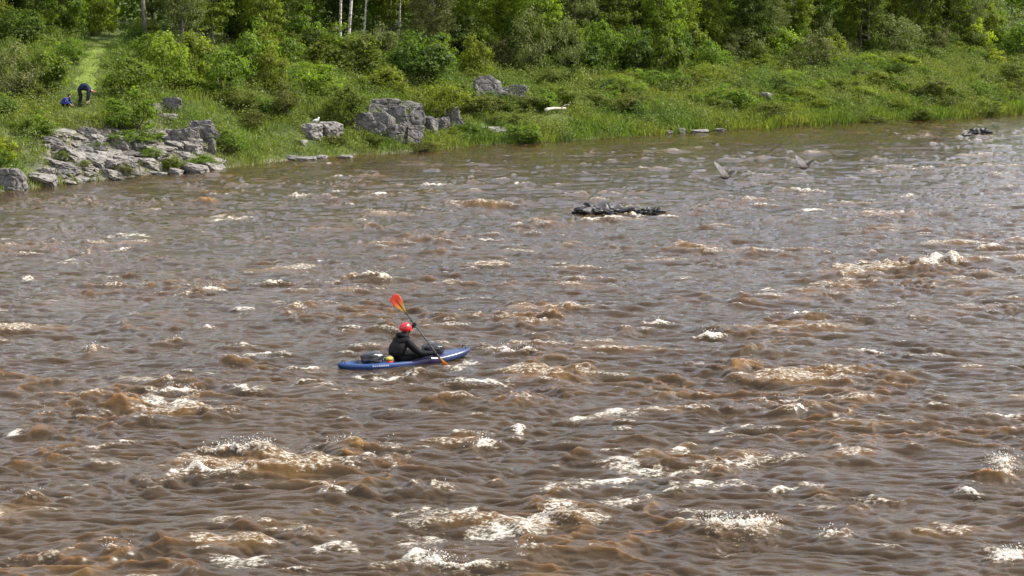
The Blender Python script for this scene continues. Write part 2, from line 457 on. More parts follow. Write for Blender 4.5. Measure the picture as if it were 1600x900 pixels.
for P_, hh, fo in BRK:
    hh *= 0.50
    P = np.array([at_z(*p)[:2] for p in P_])
    if P[0][0] > P[-1][0]: P = P[::-1]
    m_ = 1.6 + hh * 3
    sel = np.where((X0 > P[:, 0].min() - m_) & (X0 < P[:, 0].max() + m_) & (Y0 > P[:, 1].min() - m_) & (Y0 < P[:, 1].max() + m_))
    if len(sel[0]) == 0: continue
    U, V, tot = poly_uv(P, sel)
    V = V + 0.34 * wn1[sel] + 0.16 * wn2[sel] + 0.05 * wn4[sel]
    endw = 0.5
    tap = sstep(-0.25, endw, U) * sstep(1.25, 1 - endw, U) * (1 - 0.6 * near_boat[sel])
    w1, w2 = 0.13 + hh * 0.72, 0.22 + hh * 1.35
    prof = np.where(V > 0, np.exp(-np.abs(V / w1) ** 1.35), np.exp(-np.abs(V / w2) ** 1.1))
    Hadd[sel] = np.maximum(Hadd[sel], hh * np.clip(0.80 + 0.55 * wn5[sel] + 0.25 * wn2[sel], 0.1, 1.5) * tap * prof)
    # hollow in front of the wave
    Zw[sel] -= 0.28 * hh * tap * np.exp(-((V - 2.2 * w1) / w1) ** 2)
    band = np.where(V > 0, np.exp(-(V / (w1 * (0.25 + 0.75 * fo))) ** 2), np.exp(-(V / (w2 * (0.18 + 0.4 * fo))) ** 2))
    fm = tap * band * np.clip(fo * 1.12 + 0.55 * wn3[sel] + 0.42 * wn2[sel] + 0.22 * wn4[sel], 0, 1.0) * sstep(0.0, 0.12, np.float64(fo))
    fm = np.maximum(fm, 0.42 * fo * tap * np.exp(-((V + 0.1) / (0.45 + 1.6 * w2)) ** 2) * (0.7 + 0.5 * wn2[sel]))
    foam[sel] = np.maximum(foam[sel], fm)
for P_, th in STREAK:
    P = np.array([at_z(*p)[:2] for p in P_])
    if P[0][0] > P[-1][0]: P = P[::-1]
    sel = np.where((X0 > P[:, 0].min() - 1.5) & (X0 < P[:, 0].max() + 1.5) & (Y0 > P[:, 1].min() - 1.5) & (Y0 < P[:, 1].max() + 1.5))
    if len(sel[0]) == 0: continue
    U, V, tot = poly_uv(P, sel)
    V = V + 0.35 * wn1[sel] + 0.14 * wn2[sel]
    fm = sstep(-0.1, 0.2, U) * sstep(1.1, 0.8, U) * np.exp(-(V / (th * 3.0)) ** 2) * (0.75 + 0.4 * wn2[sel])
    foam[sel] = np.maximum(foam[sel], 0.9 * fm)
foam = np.clip(foam, 0, 1)
Zw = Zw + Hadd * (1 + 0.25 * wn2)
glow = np.maximum(glow, sstep(0.04, 0.28, Hadd))
fgeo = sstep(0.25, 0.8, foam) * np.clip(Hadd * 4, 0.12, 1)
Zw = Zw + fgeo * 0.06 * bump_f
# push crest tops towards the viewer so the breakers lean
Yw = Yw - 0.25 * Hadd; 
Zw = np.where(s_w > 0.5, np.minimum(Zw, -0.05), Zw)
nr, nc = X0.shape
idx = np.arange(nr * nc, dtype=np.int32).reshape(nr, nc)
fc = np.stack([idx[:-1, :-1], idx[:-1, 1:], idx[1:, 1:], idx[1:, :-1]], -1)
# leave out what lies well under the bank
keep = (s_w[:-1, :-1] < 6)
fc = fc[keep]

t_ = NT('river_water')
geo = t_.n('ShaderNodeNewGeometry')
at = t_.n('ShaderNodeAttribute'); at.attribute_name = 'foam'
mp = t_.n('ShaderNodeMapping'); mp.inputs['Scale'].default_value = (0.55, 1.0, 1.0)
t_.l(geo.outputs['Position'], mp.inputs['Vector'])
n1 = t_.noise(mp.outputs[0], 8.0, 5, 0.60)
n2 = t_.noise(mp.outputs[0], 19.0, 7, 0.72)
bub = t_.n('ShaderNodeTexVoronoi'); bub.inputs['Scale'].default_value = 9.0; t_.l(geo.outputs['Position'], bub.inputs['Vector'])
bmp = t_.n('ShaderNodeBump'); bmp.inputs['Strength'].default_value = 1.0; bmp.inputs['Distance'].default_value = 0.024
t_.l(n1, bmp.inputs['Height'])
pw = t_.n('ShaderNodeBsdfPrincipled')
ncol = t_.noise(geo.outputs['Position'], 0.35, 3, 0.5)
a2 = t_.n('ShaderNodeAttribute'); a2.attribute_name = 'crest_glow'
t_.l(t_.mixc(a2.outputs['Fac'], t_.mixc(t_.rng(ncol, 0.3, 0.7), WCOL1, WCOL2), WCOL_GLOW), pw.inputs['Base Color'])  # sunlight glowing through the crests is put into the base colour
pw.inputs['Roughness'].default_value = 0.04
pw.inputs['IOR'].default_value = 1.333
pw.subsurface_method = 'RANDOM_WALK'
pw.inputs['Subsurface Weight'].default_value = 1.0
pw.inputs['Subsurface Radius'].default_value = (1.0, 0.45, 0.12)
pw.inputs['Subsurface Scale'].default_value = 0.13
t_.l(bmp.outputs[0], pw.inputs['Normal'])
pf = t_.n('ShaderNodeBsdfPrincipled')
pf.inputs['Roughness'].default_value = 0.75
bf = t_.n('ShaderNodeBump'); bf.inputs['Strength'].default_value = 1.0; bf.inputs['Distance'].default_value = 0.06
t_.l(n2, bf.inputs['Height']); t_.l(bf.outputs[0], pf.inputs['Normal'])
# foam breaks up into froth where it is thin
fn = t_.math('ADD', at.outputs['Fac'], t_.math('MULTIPLY', t_.math('SUBTRACT', n2, 0.5), 2.6))
ff = t_.rng(fn, 0.40, 1.02)
t_.l(t_.mixc(t_.rng(fn, 0.4, 0.9), (0.50, 0.41, 0.26), (0.68, 0.645, 0.57)), pf.inputs['Base Color'])
gate = t_.rng(at.outputs['Fac'], 0.03, 0.16)
ff = t_.math('MULTIPLY', ff, gate, True)
mx = t_.n('ShaderNodeMixShader'); t_.l(ff, mx.inputs[0]); t_.l(pw.outputs[0], mx.inputs[1]); t_.l(pf.outputs[0], mx.inputs[2])
t_.l(mx.outputs[0], t_.out.inputs['Surface'])
M_WATER = t_.m
me = np_mesh('water', np.stack([Xw, Yw, Zw], -1).reshape(-1, 3), fc, M_WATER, True, {'foam': foam, 'crest_glow': glow})
# droplets thrown off the breaking crests
_rs = np.random.RandomState(21)
cand = np.where((foam > 0.55) & (Hadd > 0.10) & (~wide))
if len(cand[0]):
    pk = _rs.choice(len(cand[0]), min(2200, len(cand[0])), replace=False)
    ci, cj = cand[0][pk], cand[1][pk]
    C = np.stack([Xw[ci, cj], Yw[ci, cj], Zw[ci, cj]], -1) + _rs.normal(size=(len(pk), 3)) * np.array([0.10, 0.10, 0.02]) + np.array([0, 0, 1]) * (_rs.rand(len(pk), 1) ** 2.6 * 0.13)
    rr = (0.004 + 0.010 * _rs.rand(len(pk)) ** 2)[:, None]
    ofs = np.array([[1, 0, 0], [0, 1, 0], [-1, 0, 0], [0, -1, 0], [0, 0, 1.2], [0, 0, -1.2]])
    V = (C[:, None, :] + rr[:, None, :] * ofs[None]).reshape(-1, 3)
    tri = np.array([[0, 1, 4], [1, 2, 4], [2, 3, 4], [3, 0, 4], [1, 0, 5], [2, 1, 5], [3, 2, 5], [0, 3, 5]])
    F = (np.arange(len(pk))[:, None, None] * 6 + tri[None]).reshape(-1, 3)
    tag(obj_from('spray', np_mesh('spray', V, F, simple_mat('spray_white', (0.78, 0.76, 0.70), 0.4), True)), 'white spray droplets flying off the breaking wave crests', 'spray', None, 'stuff')
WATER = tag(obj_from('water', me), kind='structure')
def water_z(x, y):
    d2 = (X0 - x) ** 2 + (Y0 - y) ** 2
    return float(Zw.ravel()[np.argmin(d2)])
# ------------------------------------------------------------------ vegetation and rock materials
def leaf_mat(name, col, transl=0.48, var=0.35, warm=(1.25, 1.05, 0.7)):
    t = NT(name)
    g = t.n('ShaderNodeNewGeometry'); oi = t.n('ShaderNodeObjectInfo')
    lo = tuple(c * (1 - var) for c in col); hi = tuple(c * (1 + var) * w for c, w in zip(col, warm))
    c = t.mixc(g.outputs['Random Per Island'], lo, hi)
    hs = t.n('ShaderNodeHueSaturation')
    t.l(c, hs.inputs['Color'])
    t.l(t.rng(oi.outputs['Random'], 0, 1, 0.485, 0.512), hs.inputs['Hue'])
    t.l(t.rng(oi.outputs['Random'], 0, 1, 0.80, 1.22), hs.inputs['Value'])
    p = t.n('ShaderNodeBsdfPrincipled'); t.l(hs.outputs[0], p.inputs['Base Color'])
    p.inputs['Roughness'].default_value = 0.55; p.inputs['Specular IOR Level'].default_value = 0.22
    tr = t.n('ShaderNodeBsdfTranslucent')
    br = t.n('ShaderNodeMix'); br.data_type = 'RGBA'; br.blend_type = 'MULTIPLY'; br.inputs[0].default_value = 1.0
    t.l(hs.outputs[0], br.inputs[6]); br.inputs[7].default_value = (1.7, 2.1, 0.85, 1)
    t.l(br.outputs[2], tr.inputs['Color'])
    m = t.n('ShaderNodeMixShader'); m.inputs[0].default_value = transl
    t.l(p.outputs[0], m.inputs[1]); t.l(tr.outputs[0], m.inputs[2]); t.l(m.outputs[0], t.out.inputs['Surface'])
    return t.m
L_MID = leaf_mat('leaf_mid', (0.088, 0.132, 0.020))
L_LITE = leaf_mat('leaf_light', (0.132, 0.178, 0.024))
L_DARK = leaf_mat('leaf_dark', (0.056, 0.094, 0.017))
L_GREY = leaf_mat('leaf_grey', (0.100, 0.126, 0.046), 0.28)
L_YEL = leaf_mat('leaf_yellow', (0.200, 0.240, 0.022))
L_OLIVE = leaf_mat('leaf_olive', (0.092, 0.112, 0.030))

def grass_mat(name, a, b, dry, transl=0.35):
    t = NT(name)
    g = t.n('ShaderNodeNewGeometry')
    n = t.noise(g.outputs['Position'], 0.22, 4, 0.6); n2 = t.noise(g.outputs['Position'], 1.1, 3, 0.6)
    c = t.mixc(t.rng(n, 0.35, 0.65), a, b)
    c = t.mixc(t.math('MULTIPLY', t.rng(n2, 0.56, 0.74), 0.8), c, dry)
    hs = t.n('ShaderNodeHueSaturation'); t.l(c, hs.inputs['Color'])
    t.l(t.rng(g.outputs['Random Per Island'], 0, 1, 0.6, 1.45), hs.inputs['Value'])
    t.l(t.rng(g.outputs['Random Per Island'], 0, 1, 0.49, 0.505), hs.inputs['Hue'])
    p = t.n('ShaderNodeBsdfPrincipled'); t.l(hs.outputs[0], p.inputs['Base Color'])
    p.inputs['Roughness'].default_value = 0.5; p.inputs['Specular IOR Level'].default_value = 0.3
    tr = t.n('ShaderNodeBsdfTranslucent')
    br = t.n('ShaderNodeMix'); br.data_type = 'RGBA'; br.blend_type = 'MULTIPLY'; br.inputs[0].default_value = 1.0
    t.l(hs.outputs[0], br.inputs[6]); br.inputs[7].default_value = (1.9, 2.0, 0.9, 1)
    t.l(br.outputs[2], tr.inputs['Color'])
    m = t.n('ShaderNodeMixShader'); m.inputs[0].default_value = transl
    t.l(p.outputs[0], m.inputs[1]); t.l(tr.outputs[0], m.inputs[2]); t.l(m.outputs[0], t.out.inputs['Surface'])
    return t.m
M_GRASS = grass_mat('bank_grass', (0.105, 0.160, 0.022), (0.165, 0.190, 0.034), (0.150, 0.125, 0.050))
M_WEED = grass_mat('bank_weeds', (0.085, 0.135, 0.020), (0.140, 0.165, 0.030), (0.120, 0.100, 0.040))

def bark_mat(name, a, b, sc):
    t = NT(name)
    tc = t.n('ShaderNodeTexCoord'); mp = t.n('ShaderNodeMapping'); mp.inputs['Scale'].default_value = sc
    t.l(tc.outputs['Object'], mp.inputs['Vector'])
    n = t.noise(mp.outputs[0], 3.0, 5, 0.65)
    p = t.n('ShaderNodeBsdfPrincipled'); t.l(t.mixc(t.rng(n, 0.42, 0.62), a, b), p.inputs['Base Color']); p.inputs['Roughness'].default_value = 0.85
    bm_ = t.n('ShaderNodeBump'); bm_.inputs['Strength'].default_value = 0.6; bm_.inputs['Distance'].default_value = 0.03
    t.l(n, bm_.inputs['Height']); t.l(bm_.outputs[0], p.inputs['Normal']); t.l(p.outputs[0], t.out.inputs['Surface'])
    return t.m
B_DARK = bark_mat('bark_dark', (0.045, 0.036, 0.028), (0.14, 0.115, 0.09), (4, 4, 0.7))
B_GREY = bark_mat('bark_grey', (0.09, 0.078, 0.066), (0.21, 0.19, 0.165), (4, 4, 0.7))
B_WHITE = bark_mat('bark_birch', (0.62, 0.60, 0.56), (0.10, 0.09, 0.08), (1.0, 1.0, 1.6))

def rock_mat(name, a, b, lich, crack=0.02, rough=0.85, spec=0.3):
    t = NT(name)
    tc = t.n('ShaderNodeTexCoord'); oi = t.n('ShaderNodeObjectInfo')
    g = t.n('ShaderNodeNewGeometry')
    n = t.noise(g.outputs['Position'], 2.2, 6, 0.68); n2 = t.noise(g.outputs['Position'], 9.0, 6, 0.7)
    mp = t.n('ShaderNodeMapping'); mp.inputs['Scale'].default_value = (0.8, 0.8, 1.4); mp.inputs['Rotation'].default_value = (0.3, 0.25, 0.4)
    t.l(g.outputs['Position'], mp.inputs['Vector'])
    v = t.n('ShaderNodeTexVoronoi'); v.feature = 'DISTANCE_TO_EDGE'; v.inputs['Scale'].default_value = 1.5; t.l(mp.outputs[0], v.inputs['Vector'])
    c = t.mixc(t.rng(n, 0.32, 0.68), a, b)
    c = t.mixc(t.rng(n2, 0.56, 0.70, 0, 0.85), c, lich)
    c = t.mixc(t.rng(n2, 0.25, 0.42, 0.75, 0), c, tuple(x * 0.35 for x in a))
    c = t.mixc(t.rng(v.outputs['Distance'], 0.0, 0.03, 0.5, 0), c, (crack, crack, crack * 0.9))
    p = t.n('ShaderNodeBsdfPrincipled'); t.l(c, p.inputs['Base Color']); p.inputs['Roughness'].default_value = rough
    p.inputs['Specular IOR Level'].default_value = spec
    h = t.math('ADD', t.math('MULTIPLY', n2, 0.8), t.rng(v.outputs['Distance'], 0.0, 0.10))
    b_ = t.n('ShaderNodeBump'); b_.inputs['Strength'].default_value = 0.9; b_.inputs['Distance'].default_value = 0.04
    t.l(h, b_.inputs['Height']); t.l(b_.outputs[0], p.inputs['Normal']); t.l(p.outputs[0], t.out.inputs['Surface'])
    return t.m
K_PALE = rock_mat('rock_pale', (0.140, 0.132, 0.120), (0.255, 0.24, 0.215), (0.37, 0.355, 0.325))
K_GREY = rock_mat('rock_grey', (0.080, 0.076, 0.072), (0.165, 0.155, 0.147), (0.27, 0.255, 0.24))
K_WET = rock_mat('rock_wet', (0.012, 0.012, 0.013), (0.026, 0.026, 0.028), (0.045, 0.045, 0.048), 0.01, 0.40, 0.5)

# ------------------------------------------------------------------ foliage builders
def leaves(P, Nrm, size, rs, aspect=0.55, fold=0.18):
    """kite-shaped, slightly folded leaves: centre points P, facing Nrm"""
    n = len(P)
    Nrm = Nrm / np.maximum(np.linalg.norm(Nrm, axis=1, keepdims=True), 1e-6)
    r = rs.normal(size=(n, 3)); r[:, 2] -= 0.4
    A = np.cross(Nrm, r); A /= np.maximum(np.linalg.norm(A, axis=1, keepdims=True), 1e-6)
    B = np.cross(Nrm, A)
    s = (size * rs.uniform(0.6, 1.35, n))[:, None]
    v0 = P - A * s * 0.5; v2 = P + A * s * 0.5 - Nrm * s * fold
    mid = P - A * s * 0.05 + Nrm * s * fold * 0.5
    v1 = mid + B * s * aspect * 0.5 - Nrm * s * fold; v3 = mid - B * s * aspect * 0.5 - Nrm * s * fold
    V = np.stack([v0, v1, v2, v3], 1).reshape(-1, 3)
    F = np.arange(n * 4, dtype=np.int32).reshape(n, 4)
    return V, F

def clumpy(rs, nclump, per, rad, zc, csig, shell=0.45, tip=None):
    """leaf positions in clumps spread through an ellipsoid with a ragged outline"""
    C = rs.normal(size=(nclump, 3)); C /= np.linalg.norm(C, axis=1, keepdims=True)
    rr = shell + (1 - shell) * rs.rand(nclump) ** 0.7
    rr *= rs.uniform(0.78, 1.16, nclump)
    C = C * rr[:, None] * np.array(rad)
    C[:, 2] += zc
    k = np.maximum(4, (per * rs.uniform(0.35, 1.6, nclump))).astype(int)
    ids = np.repeat(np.arange(nclump), k)
    sg = (csig * rs.uniform(0.55, 1.4, nclump))[ids][:, None]
    off = rs.normal(size=(len(ids), 3)) * sg * np.array([1, 1, 0.62])
    P = C[ids] + off
    out = (P - np.array([0, 0, zc])) / np.array(rad)
    Nn = 0.55 * out + off / sg * 0.5 + rs.normal(size=P.shape) * 0.65 + np.array([0, 0, 0.75])
    return P, Nn, C

def tube_bm(bm, pts, rads, sides=6):
    rings = []
    for i, p in enumerate(pts):
        p = Vector(p)
        d = (Vector(pts[min(i + 1, len(pts) - 1)]) - Vector(pts[max(i - 1, 0)])).normalized()
        a = d.orthogonal().normalized() if i == 0 else (rings_a - d * rings_a.dot(d)).normalized()
        rings_a = a
        b = d.cross(a)
        rings.append([bm.verts.new(p + (a * math.cos(2 * math.pi * k / sides) + b * math.sin(2 * math.pi * k / sides)) * rads[i]) for k in range(sides)])
    for r0, r1 in zip(rings[:-1], rings[1:]):
        for k in range(sides):
            bm.faces.new((r0[k], r0[(k + 1) % sides], r1[(k + 1) % sides], r1[k]))
    bm.faces.new(rings[0][::-1]); bm.faces.new(rings[-1])

def bush_proto(name, mat, seed, nclump=46, per=85, size=0.11, aspect=0.6, rad=(1.0, 1.0, 0.95), stem=B_DARK):
    rs = np.random.RandomState(seed)
    P, Nn, C = clumpy(rs, nclump, per, rad, rad[2] * 0.92, 0.15, 0.35)
    m = P[:, 2] > 0.02
    V, F = leaves(P[m], Nn[m], size, rs, aspect)
    me = np_mesh(name, V, F, mat)
    bm = bmesh.new()
    for i in rs.choice(len(C), 16, replace=False):
        c = C[i]
        if c[2] < 0.25: continue
        b0 = np.array([c[0] * 0.12, c[1] * 0.12, -0.15]); md = b0 * 0.4 + c * 0.6 + rs.normal(size=3) * 0.06; md[2] = c[2] * 0.5
        tube_bm(bm, [b0, md, c], [0.028, 0.019, 0.007], 5)
    sm = bpy.data.meshes.new(name + '_stem'); bm.to_mesh(sm); bm.free(); sm.materials.append(stem)
    return name, me, sm

def tree_proto(mat, bark, seed, h=11.0, r=2.3, crown0=1.2, nclump=280, per=62, size=0.17, aspect=0.6, lean=0.3, trad=0.13):
    rs = np.random.RandomState(seed)
    zc = (h + crown0) / 2
    P, Nn, C = clumpy(rs, nclump, per, (r, r, (h - crown0) / 2), zc, 0.22, 0.30)
    m = P[:, 2] > crown0 * 0.5
    V, F = leaves(P[m], Nn[m], size, rs, aspect)
    crown = np_mesh('crown', V, F, mat)
    bm = bmesh.new()
    ph = rs.rand() * 6
    def axis(z): return np.array([lean * math.sin(z * 0.35 + ph) * z / h - lean * math.sin(ph) * 0, lean * math.cos(z * 0.3 + ph) * z / h, z])
    zs = [-0.4, 0.0, 0.5] + list(np.linspace(1.2, h * 0.93, 9))
    tube_bm(bm, [axis(z) if z > 0 else np.array([0, 0, z]) for z in zs], [trad * (1.5 if z < 0.1 else (1.15 if z < 0.6 else 1.0 - 0.85 * z / h)) for z in zs], 8)
    for i in rs.choice(len(C), 34, replace=False):
        c = C[i]; zb = max(0.6, c[2] * rs.uniform(0.55, 0.85))
        a = axis(zb); md = a * 0.45 + c * 0.55 + np.array([0, 0, -0.12])
        rb = trad * (1 - 0.85 * zb / h) * 0.42
        tube_bm(bm, [a, md, c], [rb, rb * 0.6, rb * 0.2], 5)
    tm = bpy.data.meshes.new('trunk'); bm.to_mesh(tm); bm.free(); tm.materials.append(bark)
    tm.polygons.foreach_set('use_smooth', np.ones(len(tm.polygons), dtype=bool))
    return crown, tm

BUSH = {
 'mid': [bush_proto('leafy_bush', L_MID, 11), bush_proto('leafy_bush', L_MID, 12, 40, 100, 0.13)],
 'lite': [bush_proto('leafy_bush', L_LITE, 21, 44, 85, 0.12), bush_proto('leafy_bush', L_LITE, 22, 50, 70, 0.10)],
 'dark': [bush_proto('leafy_bush', L_DARK, 31, 50, 90, 0.12)],
 'grey': [bush_proto('willow_bush', L_GREY, 41, 60, 90, 0.105, 0.32), bush_proto('willow_bush', L_GREY, 42, 46, 110, 0.11, 0.35)],
 'yel': [bush_proto('leafy_bush', L_YEL, 51, 34, 80, 0.13)],
 'olive': [bush_proto('scrub_bush', L_OLIVE, 61, 50, 80, 0.10), bush_proto('scrub_bush', L_OLIVE, 62, 40, 90, 0.11)],
}
TREE = {
 'mid': [tree_proto(L_MID, B_DARK, 1), tree_proto(L_MID, B_GREY, 2, 12, 2.5, 0.9)],
 'dark': [tree_proto(L_DARK, B_DARK, 3, 12, 2.6, 1.0, 290, 64), tree_proto(L_DARK, B_DARK, 4, 10, 2.2, 0.7)],
 'lite': [tree_proto(L_LITE, B_GREY, 5, 11, 2.2, 1.1, 250, 60, 0.17)],
 'grey': [tree_proto(L_GREY, B_GREY, 6, 9, 2.1, 0.5, 300, 64, 0.14, 0.4)],
 'birch': [tree_proto(L_LITE, B_WHITE, 7, 14, 2.2, 5.4, 120, 90, 0.13, 0.6, 0.35, 0.115)],
 'pole': [tree_proto(L_MID, B_GREY, 8, 14, 2.3, 6.0, 120, 90, 0.14, 0.6, 0.22, 0.15)],
}
TREE['poled'] = [tree_proto(L_MID, B_DARK, 9, 14, 2.3, 6.0, 120, 90, 0.14, 0.6, 0.22, 0.14)]
rng = random.Random(11)
PLACED = []
def add_bush(x, y, w, h, kind, label, group=None, cat='bush', var=None, sink=0.06):
    name, me, sm = BUSH[kind][rng.randrange(len(BUSH[kind])) if var is None else var]
    z = float(ground_xy(x, y))
    o = obj_from(name, me); o.location = (x, y, z - sink); o.rotation_euler = (0, 0, rng.uniform(0, 6.28))
    o.scale = (w / 2.1, w / 2.1 * rng.uniform(0.9, 1.1), h / 1.95)
    st = obj_from('stem', sm, o)
    tag(o, label, cat, group)
    PLACED.append((x, y, w))
    return o
def bush_px(px, py, wpx, hpx, kind, label, group=None, name=None):
    x, y, z = ground_px(px, py)
    k = y / FPX
    o = add_bush(x, y, wpx * k, hpx * k, kind, label, group)
    if name: o.name = name
    return o
def add_tree(x, y, kind, label, group=None, sc=1.0, hs=1.0, name='tree', cat='tree', rz=None, var=None):
    cr, tm = TREE[kind][rng.randrange(len(TREE[kind])) if var is None else var]
    z = float(ground_xy(x, y))
    r = empty(name, (x, y, z - 0.05), rng.uniform(0, 6.28) if rz is None else rz)
    r.scale = (sc, sc, sc * hs)
    obj_from('trunk', tm, r); obj_from('crown', cr, r)
    tag(r, label, cat, group)
    return r

# tree line in the picture: base row of the wood's edge
TLX = [-400, 0, 60, 100, 200, 300, 400, 500, 600, 700, 800, 900, 1000, 1100, 1200, 1300, 1400, 1500, 1600, 2000]
TLY = [90, 72, 62, 44, 60, 88, 96, 92, 98, 108, 112, 116, 112, 112, 98, 94, 88, 78, 74, 70]
def s_line_px(px):
    x, y, z = ground_px(px, np.interp(px, TLX, TLY))
    return to_ts(x, y)
_ln = np.array([s_line_px(p) for p in np.arange(-400, 2001, 25)])
_o = np.argsort(_ln[:, 0]); _ln = _ln[_o]
def s_line(t): return np.interp(t, _ln[:, 0], _ln[:, 1])

def zone(px):
    for lim, nm in ((60, 'at the far left'), (200, 'around the mown path'), (420, 'above the stepped rock ledge'), (560, 'beneath the white birch trunks'),
                    (730, 'above the blocky grey cliff'), (860, 'behind the second grey outcrop'), (1080, 'above the driftwood log'), (1300, 'behind the pale sunken slab'),
                    (1440, 'around the lone dark trunk'), (9999, 'behind the yellow bushes')):
        if px < lim: return nm
def px_of(x, y, z):
    cp, sp = math.cos(PITCH), math.sin(PITCH)
    f = y * cp - (z - CAM_H) * sp; u = y * sp + (z - CAM_H) * cp
    return 800 + FPX * x / f, 450 - FPX * u / f
ADJ = {'mid': 'mid green', 'dark': 'dark green', 'lite': 'light green', 'grey': 'grey-green narrow-leaved', 'olive': 'olive', 'yel': 'yellow-green'}

# the lane that keeps clear of shrubs (mown path, in picture points)
PATH_PX = [(124, 150), (130, 138), (138, 112), (142, 88), (158, 70), (185, 56), (205, 46)]
PATH_W = np.array([ground_px(*p)[:2] for p in PATH_PX])
def path_dist(x, y):
    x = np.asarray(x, float); y = np.asarray(y, float)
    best = np.full(x.shape, 1e9)
    for a, b in zip(PATH_W[:-1], PATH_W[1:]):
        d = b - a; L2 = (d ** 2).sum()
        q = np.clip(((x - a[0]) * d[0] + (y - a[1]) * d[1]) / L2, 0, 1)
        best = np.minimum(best, np.hypot(x - a[0] - q * d[0], y - a[1] - q * d[1]))
    return best
# the path itself: short mown grass
pm = simple_mat('mown_grass', (0.125, 0.165, 0.030), 0.9, 0.15, 0.30, 3.0, bump=0.5)
pv, pf_ = [], []
PWd = []
for i in range(len(PATH_W)):
    d = PATH_W[min(i + 1, len(PATH_W) - 1)] - PATH_W[max(i - 1, 0)]; d = d / np.linalg.norm(d); PWd.append(np.array([-d[1], d[0]]))
nseg = 40
uu = np.linspace(0, len(PATH_W) - 1, nseg)
cx = np.interp(uu, range(len(PATH_W)), PATH_W[:, 0]); cy = np.interp(uu, range(len(PATH_W)), PATH_W[:, 1])
nx_ = np.interp(uu, range(len(PATH_W)), [p[0] for p in PWd]); ny_ = np.interp(uu, range(len(PATH_W)), [p[1] for p in PWd])
for i in range(nseg):
    hw = 0.55 + 0.2 * math.sin(i * 0.9)
    for j in range(9):
        q = (j / 4 - 1) * hw
        x, y = cx[i] + nx_[i] * q, cy[i] + ny_[i] * q
        pv.append((x, y, float(ground_xy(x, y)) + 0.03 - 0.05 * abs(j / 4 - 1) ** 3))
for i in range(nseg - 1):
    for j in range(8):
        a = i * 9 + j; pf_.append((a, a + 1, a + 10, a + 9))
tag(obj_from('path', np_mesh('path', pv, pf_, pm, True)), kind='structure')

